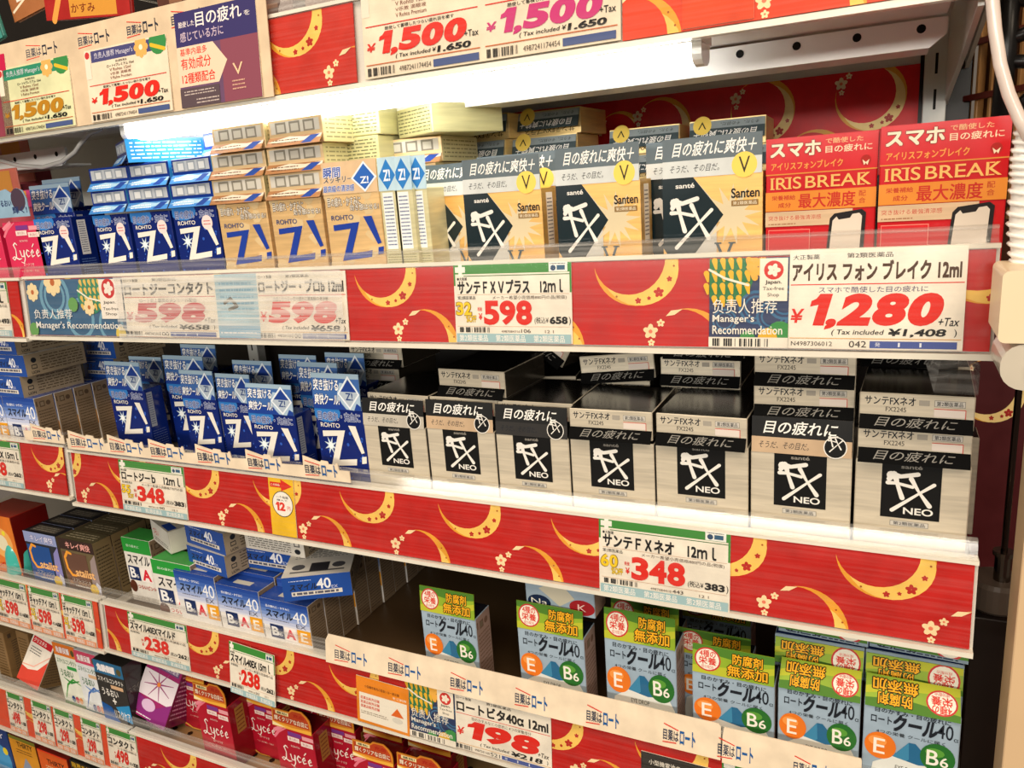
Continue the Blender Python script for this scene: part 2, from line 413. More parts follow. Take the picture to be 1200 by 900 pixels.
# lamp cable in the left bay
cb = MB(); cb.tube([at(u, v, 1.04) for u, v in ((0, 188), (22, 194), (50, 196), (72, 190), (88, 178), (96, 166), (106, 156), (118, 151))], .0042, '#c8c6c2*g', 8)
tag(fixed(cb, 'lamp_cable', shade=True), 'thin grey cable drooping from the lit tube into the left bay', 'cable')

# ------------------------------------------------------------------ red paper with gold crescents
def crescent_art(x0, x1, h, uppers, lowers, r=.056, red='#bd160f', gold='#e8a02c', pale='#f6dca8'):
    w = x1 - x0; A = Art(w, h); A.rect(0, 0, 1, 1, red)
    def motif(cx, cy, up):
        A.level(2)
        X, Y_, rx, ry = (cx - x0) / w, cy / h, r / w, r / h
        A.ell(X, Y_, rx, ry, gold, 36); A.ell(X + rx * .10, Y_ - ry * .16, rx * .9, ry * .9 * .93, '#f4c860', 30)
        A.ell(X, Y_, rx * .99, ry * .99, gold, 36) if False else None
        A.ell(X - rx * .16, Y_ + ry * .12, rx * .86, ry * .86, red, 32)
        for t, k in ((-.9, .13), (-1.5, .08), (-.45, .07), (-1.2, .05)):
            fx, fy = X + rx * .88 * math.cos(t), Y_ + ry * .88 * math.sin(t)
            if 0 < fx < 1 and .04 < fy < .96: A.flower(fx, fy, rx * k, '#b8241a', 5, .4)
        for t in (-2.1, -.1, .3, .65):
            A.ell(X + rx * .9 * math.cos(t), Y_ + ry * .9 * math.sin(t), rx * .025, ry * .025, '#a8541a', 6)
        for dx, dy, q in ((-.86, .46, .19), (-.62, .66, .10), (-.84, .2, .09)):
            fx, fy = X + rx * dx, Y_ + ry * dy
            if 0 < fx < 1 and .03 < fy < .97: A.flower(fx, fy, rx * q, pale, 5, .3, '#e87a5a')
        p = clip([(X - rx * .5, Y_ + ry * .82), (X - rx * .38, Y_ + ry * .95), (X - rx * .12, Y_ + ry * .98), (X - rx * .3, Y_ + ry * .85)], 0, 0, 1, 1)
        if len(p) > 2: A.poly(p, pale)
    for c in uppers: motif(c, h * .97, True)
    for c in lowers: motif(c, -h * .06, False)
    return A
def every(c, lo, hi, p=.195):
    out = []; x = c
    while x > lo - .06: out.append(x); x -= p
    x = c + p
    while x < hi + .06: out.append(x); x += p
    return out
def on_rail(key, x0, x1, a0=0.0, a1=1.0, off=0.0):
    """parallelogram on a rail's face: origin, ux, uy, normal; a0..a1 = share of the rail's height"""
    _, _, zt, zb, q = RAILS[key]
    def pt(x, a): return Vector((x, YB + (YT - YB) * a - off, q(x, zb + (zt - zb) * a)))
    o = pt(x0, a0); return o, pt(x1, a0) - o, pt(x0, a1) - o, Vector((0, -1, .09)).normalized()
def sheet(A, fr, name, base, th=.0012):
    """thin card carrying art A on frame fr"""
    o, ux, uy, n = fr; b = MB(); c = [o, o + ux, o + ux + uy, o + uy]
    b.add([p for p in c] + [p - n * th for p in c], [(0, 1, 2, 3), (7, 6, 5, 4), (0, 4, 5, 1), (1, 5, 6, 2), (2, 6, 7, 3), (3, 7, 4, 0)], base)
    b.art(A, o, ux, uy, n); return fixed(b, name)
def paper(key, x0, x1, label, up, low, red='#bd160f', **k):
    z = RAILS[key]; h = z[2] - z[3]
    return tag(sheet(crescent_art(x0, x1, h, every(up, x0, x1), every(low, x0, x1), red=red, **k), on_rail(key, x0, x1, 0.01, .99, .0012), 'paper_strip', red), label, 'paper strip', 'red paper strips in the price rails')
G = .97
paper('one', -1.545, .100, 'red paper strip with gold crescents behind the iris and white tags, under the lit shelf', -.305 * G, -.235 * G)
paper('two', -1.525, .104, 'longest red paper strip with gold crescents, under the silver cartons', .009 * G, -.087 * G)
paper('three', -1.525, .05, 'red paper strip partly behind the white lettered strip, under the empty gap', -.85, -.76)
paper('four', -1.52, -.6, 'red paper strip under the red cartons at the lower edge', -1.38, -1.25)
paper('L one', -1.9, -1.575, 'short red paper strip beside the tag ending in 493', -1.7, -1.62)
paper('L two', -1.95, -1.55, 'short red paper strip beside the cut-off 15ml tag', -1.6, -1.56)
paper('L three', -2.2, -1.55, 'orange-red paper strip behind three 598 tags', -1.66, -1.57, red='#dd4a22')
paper('L four', -2.3, -1.55, 'orange-red paper strip behind the row of five small tags', -1.9, -1.72, red='#dd4a22')
paper('top', -.862, -.690, 'square of red crescent paper beside the purple card', -.80, -.69, red='#c62c1c')
paper('top', -.30, .10, 'orange-red paper at the right end of the top rail', -.285, .3, red='#e0411c')
# banner on the back
bx0, bx1 = -.86, .030; bz0, bz1 = -.02, .158
A = crescent_art(bx0, bx1, bz1 - bz0, [], [], red='#d81a22')
B = Art(bx1 - bx0, bz1 - bz0)
A = Art(bx1 - bx0, bz1 - bz0).rect(0, 0, 1, 1, '#d81a22')
def ring_at(A, X, Y_, w, h, r, red):
    A.level(2)
    rx, ry = r / w, r / h
    A.ell(X, Y_, rx, ry, '#e8a83c', 36); A.ell(X + rx * .07, Y_ - ry * .1, rx * .9, ry * .9, '#f6d890', 30); A.ell(X - rx * .14, Y_ + ry * .08, rx * .84, ry * .84, red, 32)
    for t, k in ((-.9, .14), (-1.5, .08), (-.45, .07), (-1.15, .06)): A.flower(X + rx * .86 * math.cos(t), Y_ + ry * .86 * math.sin(t), rx * k, '#a8241a', 5, .4)
    for dx, dy, q in ((-.84, .46, .2), (-.62, .66, .1), (-.82, .2, .09)):
        if 0 < X + rx * dx < 1 and 0 < Y_ + ry * dy < 1: A.flower(X + rx * dx, Y_ + ry * dy, rx * q, '#f6dcb8', 5, .3, '#e87a5a')
for px, py in ((1020, 113), (893, 130), (775, 150), (955, 190)) :
    x, _, z = at(px, py, BACK - .02); ring_at(A, (x - bx0) / (bx1 - bx0), (z - bz0) / (bz1 - bz0), bx1 - bx0, bz1 - bz0, .057, '#d81a22')
for i in range(2):
    x = -.50 - i * .16; ring_at(A, (x - bx0) / (bx1 - bx0), .60, bx1 - bx0, bz1 - bz0, .05, '#d81a22')
tag(sheet(A, (Vector((bx0, BACK - .016, bz0)), Vector((bx1 - bx0, 0, 0)), Vector((0, 0, bz1 - bz0)), Vector((0, -1, 0))), 'paper_banner', '#d81a22*g'), 'glossy red banner with gold crescents on the back panel behind the stacked cartons', 'banner')
# ------------------------------------------------------------------ price tags and cards in the rails
def px_x(u, Y, z):
    """x of the point at depth Y and height z that lies in pixel column u"""
    d0 = ray(u, 0); d1 = ray(u, 1); dv = [b - a for a, b in zip(d0, d1)]
    v = (z * d0[1] - d0[2] * Y) / (dv[2] * Y - z * dv[1])
    return at(u, v, Y)[0]
def rx(key, u):
    _, _, zt, zb, q = RAILS[key]; return px_x(u, .966, (zt + zb) / 2)
WHITE, CREAM, BLK, RED = '#efe6d4', '#f1e3cb', '#1c1a1a*i', '#dc2a1e*i'
def green_tag(title, price, off, note, tax, num, w=.18, h=.106, star=True, title_w=.9, band='#9fc0c4*i'):
    A = Art(w, h).rect(0, 0, 1, 1, WHITE)
    A.rect(0, .865, 1, 1, '#3f8a3a*i').rect(0, .72, .014, .87, '#3f8a3a*i').rect(.985, .62, 1, .87, '#3f8a3a*i').rect(.09, .835, .985, .845, '#2c6a2c*i')
    A.rect(.015, .885, .105, .955, '#f4efe4*i').rect(.045, .84, .078, 1.0, '#f4efe4*i')
    A.rect(.82, .87, .97, .985, '#eeeee6*i').ell(.855, .915, .022, .035, '#2f4a6a*i', 10).rect(.885, .89, .95, .945, '#2f5a7a*i').lines(.83, .95, .96, .98, 1, '#555555*i')
    A.text('●大製薬', .03, .785, .12, .825, BLK, .01)
    A.text(title, .035, .62, title_w, .78, BLK, .04).rect(.03, .605, .98, .609, '#c89a78*i')
    A.text('第2類医薬品', .03, .545, .19, .59, BLK, .008).text(note, .34, .535, .96, .59, '#5a4a42*i')
    if star:
        A.digits(off, .008, .34, .155, .52, '#8a6a10*i', .07).digits(off, .014, .348, .149, .512, '#f0ca22*i', .03).text('%OFF', .10, .26, .19, .34, '#e8c21e*i', .02, out='#8a6a10*i', ow=.03)
    A.text('税抜', .205, .40, .245, .45, RED, .01).text('¥', .215, .29, .245, .37, RED, .02)
    A.digits(price, .26, .225, .675, .53, RED, .045)
    A.text('(税込¥', .695, .235, .81, .325, BLK, .006).digits(tax, .82, .24, .965, .33, BLK, .045).text(')', .975, .225, .99, .33, BLK)
    A.rect(.02, .205, .98, .209, '#c89a78*i').bars(.04, .13, .32, .195).text(num[:-3], .41, .13, .57, .16, '#6a5a50*i').text(num[-3:], .58, .13, .66, .175, '#3a3030*i').text('12 1', .78, .13, .85, .165, '#6a5a50*i')
    A.rect(.01, .0, .99, .115, band)
    for i in range(3): A.text('第2類医薬品', .035 + i * .325, .015, .29 + i * .325, .10, '#f2efe6*i', .01)
    return A
def big_tag(title, catch, price, tax, num, maker='ロート製薬', red=RED, w=.19, h=.106, title_col=BLK, head=None, catch_col='#3a3228*i'):
    A = Art(w, h).rect(0, 0, 1, 1, WHITE)
    A.text(maker, .02, .915, .18, .965, BLK, .01).text('第2類医薬品', .34, .92, .60, .97, '#3a3228*i', .01)
    A.text(title, .02, .70, .97, .885, title_col, .042).rect(.01, .655, .99, .665, red)
    A.text(catch, .18, .575, .80, .635, catch_col, .008)
    A.text('¥', .01, .27, .08, .41, red, .02, slant=.15).digits(price, .10, .24, .86, .565, red, .06, slant=.25)
    A.text('+Tax', .86, .24, .97, .32, BLK, .01, slant=.2).text('( Tax included', .26, .135, .56, .20, BLK, .01, slant=.2).text('¥' + tax, .59, .13, .90, .21, BLK, .03, slant=.2).text(')', .95, .13, .965, .21, BLK)
    A.rect(.01, .105, .99, .113, '#d8a25a*i')
    A.bars(.0, .015, .18, .09) if num[0] != 'N' else None
    A.text(num[:-3], .02 if num[0] == 'N' else .2, .03, .27 if num[0] == 'N' else .36, .075, '#4a4038*i').text(num[-3:], .37, .02, .47, .085, '#3a3030*i')
    A.rect(.49, .015, .97, .085, '#4a5a9a*i').text('発', .52, .03, .55, .072, '#dfe2ea*i').text('1  1', .65, .03, .78, .072, '#dfe2ea*i')
    return A
def manager_art(w, h, bars=True, words=True, faded=False):
    navy = '#3e6486' if faded else '#27365e'; A = Art(w, h).rect(0, 0, 1, 1, navy)
    for cx, cy, r in ((.6, .45, .22), (.8, .35, .2), (.95, .5, .22), (.2, .3, .16)):
        for k in (1, .7): A.ell(cx, cy, r * k, None, '#5f8fb0*i' if faded else '#3f6f96*i', 18).ell(cx, cy, r * k * .84, None, navy, 18)
    A.ell(.22, .80, .34, None, '#2f7a4a*i', 26)
    for r_ in range(4):
        for c_ in range(6):
            X, Y_ = -.04 + c_ * .105, .98 - r_ * .14
            if (X - .22) ** 2 + ((Y_ - .8) * h / w) ** 2 < .11: A.stroke([(X, Y_), (X + .02, Y_ - .09)], [.075, .03], '#eab72e*i')
    A.stroke([(.0, .88), (.2, .78), (.5, .70)], .03, '#f0ead6*i')
    A.stroke([(.5, .98), (.58, .78)], .08, '#f0b040*i').flower(.62, .9, .16, '#f2b448*i', 6)
    A.rect(.64, .52, .98, .99, '#f4ead6*i').ell(.81, .86, .12, None, '#d2322a*i', 18).flower(.81, .86, .09, '#f4ead6*i', 5)
    A.text('Japan.', .71, .70, .91, .75, BLK, .02).text('Tax-free', .68, .64, .94, .68, BLK).text('Shop', .74, .56, .88, .61, BLK)
    A.ell(.9, .16, .16, None, '#3f8f4a*i', 14).ell(.75, .12, .12, None, '#e0b030*i', 12).ell(.5, .1, .1, None, '#3f8f4a*i', 12)
    if bars: A.rect(0, 0, 1, .115, WHITE).bars(.05, .01, .8, .10)
    A.text('负责人推荐', .05, .385, .86, .55, '#f2ecdf*i', .006)
    A.text("Manager's", .05, .265, .58, .37, '#f2ecdf*i', .012).text('Recommendation', .05, .15, .93, .245, '#f2ecdf*i', .012)
    return A
def rail_tag(key, u0, u1, A_or_fn, label, name='price_tag', a0=.02, a1=.98, off=.0036, cat='price tag', rot=0.0, group='price tags in the shelf rails', base=WHITE):
    x0, x1 = rx(key, u0), rx(key, u1); z = RAILS[key]; h = (z[2] - z[3]) * (a1 - a0)
    A = A_or_fn(x1 - x0, h) if callable(A_or_fn) else A_or_fn
    fr = on_rail(key, x0, x1, a0, a1, off)
    if rot:
        o, ux, uy, n = fr; c = o + (ux + uy) / 2; R_ = Matrix.Rotation(rot, 3, Vector((0, 1, 0))); ux, uy = R_ @ ux, R_ @ uy; fr = (c - (ux + uy) / 2, ux, uy, n)
    return tag(sheet(A, fr, name, base), label, cat, group)

# row one
def wide_manager(w, h):
    A = Art(w, h).rect(0, 0, 1, 1, '#3e6486'); 
    for cx, cy, r in ((.3, .7, .16), (.3, .7, .11), (.55, .3, .14), (.85, .2, .12)): A.ell(cx, cy, r, None, '#6f9fb8*i', 20).ell(cx, cy, r * .8, None, '#3e6486', 20)
    A.flower(.07, .78, .07, '#efd9a8*i', 8, 0, '#c06a3a*i').flower(.3, .95, .1, '#efd9a8*i', 8, 0, '#c06a3a*i')
    A.ell(.68, .72, .13, None, '#3f8a6a*i', 22)
    for r_ in range(4):
        for c_ in range(5): A.stroke([(.59 + c_ * .045, .95 - r_ * .14), (.6 + c_ * .045, .88 - r_ * .14)], [.03, .012], '#e2be62*i')
    A.stroke([(.56, .8), (.66, .66), (.8, .60)], .012, '#f0ead6*i').flower(.66, .5, .06, '#efd9a8*i', 8, 0, '#c0703a*i')
    A.rect(.78, .30, 1, .98, '#efe6da*i').ell(.87, .82, .065, None, '#c8383a*i', 18).flower(.87, .82, .05, '#efe6da*i', 5)
    A.text('Japan.', .81, .55, .93, .61, BLK, .01).text('Tax-free', .8, .45, .95, .50, BLK).text('Shop', .82, .35, .93, .41, BLK)
    A.ell(.5, .55, .05, None, '#6aa05a*i', 12).ell(.05, .1, .05, None, '#6aa05a*i', 12).ell(.95, .04, .05, None, '#d8c05a*i', 12)
    A.text('负责人推荐', .07, .30, .48, .47, '#f4f0e8*i', .006).text("Manager's Recommendation", .08, .09, .97, .25, '#f4f0e8*i', .006)
    return A
rail_tag('one', 34, 147, wide_manager, 'faded blue recommendation card at the left end of the lit shelf rail', 'recommendation_card', cat='card', group='recommendation cards')
rail_tag('one', 147, 255, lambda w, h: big_tag('ロートジーコンタクト', 'ロート史上最高のメントール配合', '598', '658', '4987241105100', w=w, h=h, red='#c8404a*i'), 'scuffed white 598 tag beside the faded blue recommendation card')
rail_tag('one', 255, 304, lambda w, h: Art(w, h).rect(0, 0, 1, 1, '#a8c8d4').rect(0, 0, 1, .2, '#8fb8d0*i').lines(.1, .4, .9, .9, 5, '#7aa8c0*i').lines(.05, .05, .95, .12, 1, '#e8e8e8*i').stroke([(.2, .55), (.35, .62), (.5, .5), (.3, .45)], .06, '#555048*i'), 'pale blue scuffed card between two 598 tags', 'info_card', cat='card', group='recommendation cards')
rail_tag('one', 304, 408, lambda w, h: big_tag('ロートジー・プロb 12ml', '充血したつらい目の疲れに最高級の清涼感', '598', '658', '4987241105100', w=w, h=h, red='#dc3a38*i'), 'white 598 tag for the gold cartons, left of the plain red paper')
rail_tag('one', 534, 671, lambda w, h: green_tag('サンテＦＸＶプラス　12ｍｌ', '598', '32', 'メーカー希望小売価格880円の品(税抜)', '658', '4987084316106', w=w, h=h, title_w=.93), 'green-topped 598 tag reading 32 percent off, under the gold and black cartons', a1=1.02)
rail_tag('one', 832, 925, lambda w, h: manager_art(w, h), 'navy recommendation card beside the 1,280 tag', 'recommendation_card', cat='card', group='recommendation cards', off=.0045)
rail_tag('one', 925, 1131, lambda w, h: big_tag('アイリス フォン ブレイク 12ml', 'スマホで酷使した目の疲れに', '1,280', '1,408', 'N4987306012042', '大正製薬', w=w, h=h, title_col='#4a2c14*i', catch_col='#3a3a6a*i'), 'large white 1,280 tag at the right end of the lit shelf rail', a1=1.03, off=.0055)
# row two
rail_tag('two', 143, 219, lambda w, h: green_tag('ロートジーｂ　12ｍｌ', '348', '55', 'メーカー希望小売価格770円の品', '383', '4987241140443', w=w, h=h, title_w=.93), 'green-topped 348 tag under the blue cartons')
rail_tag('two', 703, 856, lambda w, h: green_tag('サンテＦＸネオ　12ｍｌ', '348', '60', 'メーカー希望小売価格880円の品(税抜)', '383', '4987084410443', w=w, h=h, title_w=.9), 'green-topped 348 tag reading 60 percent off, under the silver cartons', a1=1.03, a0=-.01)
def sticker(w, h):
    A = Art(w, h).rect(0, 0, 1, 1, '#f0bf22'); A.poly([(.06, .84), (.5, .84), (.5, .78), (.95, .88), (.5, .99), (.5, .93), (.06, .93)], '#d8301e*i').text('この商品', .1, .865, .45, .905, '#f4e8d0*i', .01)
    A.ell(.52, .56, .42, None, '#2a2420*i', 22).ell(.52, .56, .395, None, '#f6f0e4*i', 22).text('一个每箱', .28, .655, .76, .70, BLK, .01).text('購入で', .3, .61, .72, .64, BLK, .01)
    return A.digits('12', .24, .44, .62, .59, '#e23a28*i', .05).text('円', .7, .46, .82, .53, '#e23a28*i', .01)
rail_tag('two', 318, 347, sticker, 'small yellow sticker with a red arrow and 12, on the long red paper', 'round_number_sticker', cat='sticker', group='stickers', a0=.02, a1=1.0)
rail_tag('L two', -28, 27, lambda w, h: green_tag('スマイル40EX 15ｍｌ', '238', '50', 'メーカー希望小売価格の品', '262', '4903301140262', w=w, h=h, title_w=.95), 'cut-off 15ml tag in the left bay beside the stacked flat cartons')
rail_tag('L one', -46, 13, lambda w, h: green_tag('リセ 8ｍｌ', '448', '20', 'メーカー希望小売価格の品', '493', '4987241140493', w=w, h=h), 'cut-off tag ending in 493 in the left bay under the pink carton')
# row three
rail_tag('three', 153, 222, lambda w, h: green_tag('スマイル40EXマイルド', '238', '50', 'メーカー希望小売価格の品', '262', '4903301140262', w=w, h=h, star=False, title_w=.8), 'green-topped 238 tag under the blue and white cartons')
rail_tag('three', 274, 326, lambda w, h: green_tag('スマイル40EX 15ｍｌ', '238', '50', 'メーカー希望小売価格の品', '262', '4903301140262', w=w, h=h, star=False), 'crooked 238 tag slipping down, beside the cut end of the white strip', a0=-.12, a1=.92, rot=.07, off=.012)
def notice(w, h):
    A = Art(w, h).rect(0, 0, 1, 1, '#ea8a1e'); A.rect(.05, .06, .96, .66, '#f2ead8*i').text('小型機用電池の取扱いは一部店舗', .16, .78, .82, .84, '#5a2a10*i', .01).text('をご利用', .7, .70, .95, .75, '#f6eedc*i', .01)
    for i in range(3): A.text('医薬品販売店舗', .08, .52 - i * .09, .44, .585 - i * .09, '#d84020*i', .01)
    return A.lines(.08, .2, .6, .28, 2, '#8a7a6a*i').poly([(.66, .34), (.90, .34), (.78, .52)], '#e0661c*i').ell(.78, .26, .1, .06, '#dcd6c8*i')
rail_tag('three', 420, 481, notice, 'orange-bordered notice card tilted beside the small navy recommendation card', 'notice_card', cat='card', group='recommendation cards', a0=.0, a1=.86, rot=.03, off=.006)
rail_tag('three', 481, 535, lambda w, h: manager_art(w, h), 'dark recommendation card under the white lettered strip', 'recommendation_card', cat='card', group='recommendation cards')
rail_tag('three', 535, 647, lambda w, h: big_tag('ロートビタ40α 12ml', '目のかすみなどの症状に 4つの栄養成分', '198', '218', '4987241160521', w=w, h=h), 'white 198 tag under the white lettered strip')
rail_tag('three', 752, 846, lambda w, h: Art(w, h).rect(0, 0, 1, 1, '#2a2826').rect(.02, .03, .98, .97, '#33302c*i').text('小型機電池の', .1, .78, .5, .88, '#e8e0d0*i', .01), 'black card at the bottom edge under the white lettered strip', 'notice_card', cat='card', group='recommendation cards', a1=.8)
rail_tag('three', 846, 1000, lambda w, h: green_tag('ロートクール40α 12ｍｌ', '198', '50', 'メーカー希望小売価格の品', '218', '4987241160218', w=w, h=h), 'green-topped tag at the bottom edge, right of the black card')
# left bay, rows three and four
for u0, u1, nm in ((-2, 34, 'first'), (37, 73, 'middle'), (76, 112, 'last')):
    rail_tag('L three', u0, u1, lambda w, h: green_tag('キャッチアイ 15ｍｌ', '598', '25', 'メーカー希望小売価格の品', '658', '4903301140658', w=w, h=h, band='#ec9a6c*i'), {'first': '598 tag with a yellow star, under the orange carton and teal bottle', 'middle': '598 tag with a yellow star, between two other 598 tags', 'last': '598 tag with a yellow star, nearest the gap between the two bays'}[nm])
for u0, u1, p, lb in ((11, 31, '498', 'small 498 tag beside the broad orange paper at the left edge'), (40, 63, '298', 'small 298 tag, first of three alike, next to the left 498 tag'), (66, 89, '298', 'small 298 tag between two other 298 tags'), (98, 121, '298', 'small 298 tag next to the wide 498 tag'), (128, 163, '498', 'wide 498 tag at the right end of the left bay rail')):
    rail_tag('L four', u0, u1, lambda w, h, p=p: green_tag('コンタクト', p, '20', 'メーカー希望小売価格の品', '328', '4903301140328', w=w, h=h, star=False, band='#ec9a6c*i'), lb)
# top rail
def strip_unit(A, x0, x1, y0, y1, cut=False, turned=False, ink='#1f5a9a*i'):
    w = x1 - x0; h = y1 - y0
    A.text('目薬は', x0, y0 + h * .18, x0 + w * .48, y0 + h * .74, '#26344e*i', .012)
    B_ = x0 + w * .53
    A.text('ロート', B_, y0 + h * .12, x1, y0 + h * .85, ink, .03, slant=0)
    A.stroke([(x0 + w * .02, y0 + h * 1.0), (x0 + w * .48, y0 + h * .78)], h * .05 * A.h / A.w, RED, False).stroke([(x0 - w * .02, y0 + h * .06), (x0 + w * .42, y0 + h * .12)], h * .05 * A.h / A.w, RED, False)
z = RAILS['top']; x0t, x1t = -1.62, px_x(322, .966, .22); ht = .158
A = Art(x1t - x0t, ht).rect(0, 0, 1, 1, '#dcc4a4')
for u in (52, 113, 170, 222):
    xa = px_x(u - 18, .966, .29); xb = px_x(u + 18, .966, .29); strip_unit(A, (xa - x0t) / (x1t - x0t), (xb - x0t) / (x1t - x0t), .77, .93, ink='#2a3040*i')
tag(sheet(A, (Vector((x0t, YB - .010, .160)), Vector((x1t - x0t, 0, 0)), Vector((0, .012, ht)), Vector((0, -1, .08)).normalized()), 'lettered_strip', '#dcc4a4*g'), 'beige glossy strip with lettering behind the 1,500 cards on the top shelf', 'paper strip', 'lettered strips')
def big15(w, h, head='#4a4a7a', pr='#dc2a1e*i', bg='#ecdcc2', name='ロートVプレミアム 15ml'):
    A = Art(w, h).rect(0, 0, 1, 1, bg); A.rect(.08, .82, .98, .98, head + '*i').text("负责人推荐 Manager's", .12, .85, .6, .95, '#d8d4e0*i').flower(.7, .9, .09, '#e8b060*i', 8, 0, '#fff0d0*i')
    A.ell(.9, .93, .1, None, '#3a8a4a*i', 14).stroke([(.82, .9), (.97, .82)], .03, '#e0b830*i').rect(0, .6, .07, .98, '#efe0cc*i').ell(.035, .93, .03, None, '#c8383a*i', 10)
    A.text('第2類医薬品', .38, .77, .52, .80, BLK).text(name, .27, .715, .6, .755, BLK, .01)
    for i, t in enumerate(('V Rohto 15ml', 'V乐敦 滴眼液', 'V Rohto Premium')): A.text(t, .3, .66 - i * .055, .56, .70 - i * .055, '#7a3a2a*i')
    A.rect(.03, .50, .97, .51, RED).text('酷使して蓄積したつらい疲れ目を癒す', .2, .45, .78, .485, BLK, .01)
    A.text('¥', .03, .26, .1, .34, pr, .02, slant=.2).digits('1,500', .12, .225, .86, .44, pr, .06, slant=.25).text('+Tax', .86, .25, .97, .31, BLK, .01)
    A.text('( Tax included ¥', .28, .155, .62, .205, BLK, .01, slant=.2).text('1.650', .64, .155, .9, .21, BLK, .04, slant=.2).rect(.02, .125, .98, .135, '#c86a3a*i').bars(.03, .02, .28, .10).text('4987241174454', .31, .03, .58, .08, '#4a4038*i').rect(.6, .02, .97, .09, '#4a5a8a*i')
    return A
rail_tag('top', 10, 92, lambda w, h: big15(w, h, '#2f8a6a', '#b8801e*i', '#dcdcae'), 'greenish 1,500 card with gold numbers on the top shelf rail', off=.013, a0=.0, a1=1.06)
rail_tag('top', 111, 206, lambda w, h: big15(w, h), 'white 1,500 card with red numbers, between the green and purple cards', off=.013, a0=.0, a1=1.06)
def purple(w, h):
    A = Art(w, h).rect(0, 0, 1, 1, '#6a4a6a').rect(.55, 0, 1, .7, '#8a4a5a*i').rect(0, .64, 1, 1, '#3a3468*i').text('酷使した', .05, .84, .25, .9, '#f0e4e0*i', .01).text('目の疲れ', .27, .82, .83, .97, '#f4ece6*i', .012).text('を', .86, .83, .93, .88, '#f4ece6*i')
    A.text('感じている方に', .06, .69, .6, .79, '#cdb8c8*i', .01).poly([(.0, .22), (.5, .22), (.62, .43), (.46, .64), (.0, .64)], '#ecd0b4*i')
    A.text('基準内最多', .04, .545, .38, .62, RED, .01).text('有効成分', .04, .40, .42, .52, RED, .01).text('12種類配合', .04, .25, .46, .36, RED, .01).rect(0, 0, .5, .2, '#5a4a50*i').lines(.05, .12, .45, .18, 2, '#c8b8b0*i').lines(.2, .02, .5, .09, 2, '#c8b8b0*i')
    return A.text('V', .68, .26, .8, .38, '#f0c8a0*i').lines(.66, .1, .82, .22, 3, '#d8a890*i')
rail_tag('top', 217, 311, purple, 'purple and navy poster card on the top shelf rail', 'poster_card', cat='card', off=.013, a0=.0, a1=1.3, group='recommendation cards')
rail_tag('top', -25, 20, lambda w, h: Art(w, h).rect(0, 0, 1, 1, '#8a3a4a').rect(0, .72, 1, 1, '#c41e4a*i').text('衰え', .5, .78, .88, .95, '#f6e6e6*i', .01).ell(.2, .3, .2, None, '#e0a860*i'), 'crimson and maroon poster card cut off at the left edge of the top rail', 'poster_card', cat='card', off=.013, a0=.0, a1=1.3, group='recommendation cards')
rail_tag('top', 427, 566, lambda w, h: big15(w, h, name='Vロートドライアイプレミアム 15ml'), '1,500 tag right of the small red paper square on the top rail', a0=.02, a1=1.25)
rail_tag('top', 566, 728, lambda w, h: big15(w, h, pr='#c83a78*i', name='Vロートコンタクトプレミアム'), '1,500 tag with pink numbers cut off by the top edge', a0=.02, a1=1.25)
rail_tag('top', 800, 885, lambda w, h: Art(w, h).rect(0, 0, 1, 1, '#e0481c').text('疲れ目 Vロートコンタクトプレミアム', .1, .42, .9, .5, '#f4d8b0*i').text('涙の補助に', .35, .28, .75, .36, '#f4d8b0*i').rect(.7, .7, 1, 1, '#e8932c*i'), 'orange leaflet with pale lettering at the right of the top rail', 'leaflet', cat='card', group='recommendation cards', a0=.03, a1=1.2)

# lettered strips with cut-out tops
def cut_strip(u0, u1, us, zb, zt, label, key='two', wave=.6, half=19, top_flat=False, z_end=None, Y=.960, h_unit=(.15, .95), lean=.0):
    x0, x1 = px_x(u0, Y, zb), px_x(u1, Y, zb); w, h = x1 - x0, zt - zb
    A = Art(w, h); top = [(0, .55)]; cells = []
    for u in us:
        c = px_x(u, Y, (zb + zt) / 2); hw = (px_x(u + half, Y, zb) - px_x(u - half, Y, zb)) / 2
        a, b = (c - hw - x0) / w, (c + hw - x0) / w; cells.append((a, b))
        d = b - a; top += [(a - .02 * d, .55), (a, 1.0), (a + .5 * d, .78), (a + .53 * d, .86), (a + .72 * d, .84), (a + .74 * d, .72), (a + .93 * d, .72), (a + .96 * d, .80), (b, .80), (b + .02 * d, .5)]
    top.append((1, .5))
    if top_flat: top = [(0, .0), (0, 1), (1, 1)] ; outline = [(0, 0), (1, 0), (1, .93), (.995, 1), (.01, 1), (0, .75)]
    else:
        top = [p for p in top if p[0] <= 1.0]; outline = [(0, 0), (1, 0)] + top[::-1]
    b = MB(); n = len(outline); P = [Vector((x0 + w * x, Y + lean * y, zb + h * y)) for x, y in outline]
    b.add(P + [p + Vector((0, .0015, 0)) for p in P], [tuple(range(n)), tuple(range(2 * n - 1, n - 1, -1))] + [(i, i + n, (i + 1) % n + n, (i + 1) % n) for i in range(n)], '#efdcc0')
    for a, c in cells: strip_unit(A, a + .04 * (c - a), c - .03 * (c - a), h_unit[0], h_unit[1])
    b.art(A, (x0, Y, zb), (w, 0, 0), (0, lean, h), (0, -1, 0))
    return tag(fixed(b, 'lettered_strip'), label, 'paper strip', 'lettered strips')
cut_strip(80, 411, (101, 147, 195, 250, 309, 376), -.452, -.412, 'cream die-cut strip with blue lettering below the small blue cartons', half=20, h_unit=(.1, .8))
cut_strip(30, 76, (54,), -.443, -.405, 'short cream die-cut strip in the left bay beside the gap', half=17, h_unit=(.1, .8))
cut_strip(382, 844, (409, 472, 545, 621, 705, 795), -.812, -.758, 'long plain cream strip with blue lettering under the empty gap', top_flat=True, half=20, h_unit=(.12, .68), Y=.957, lean=.008)
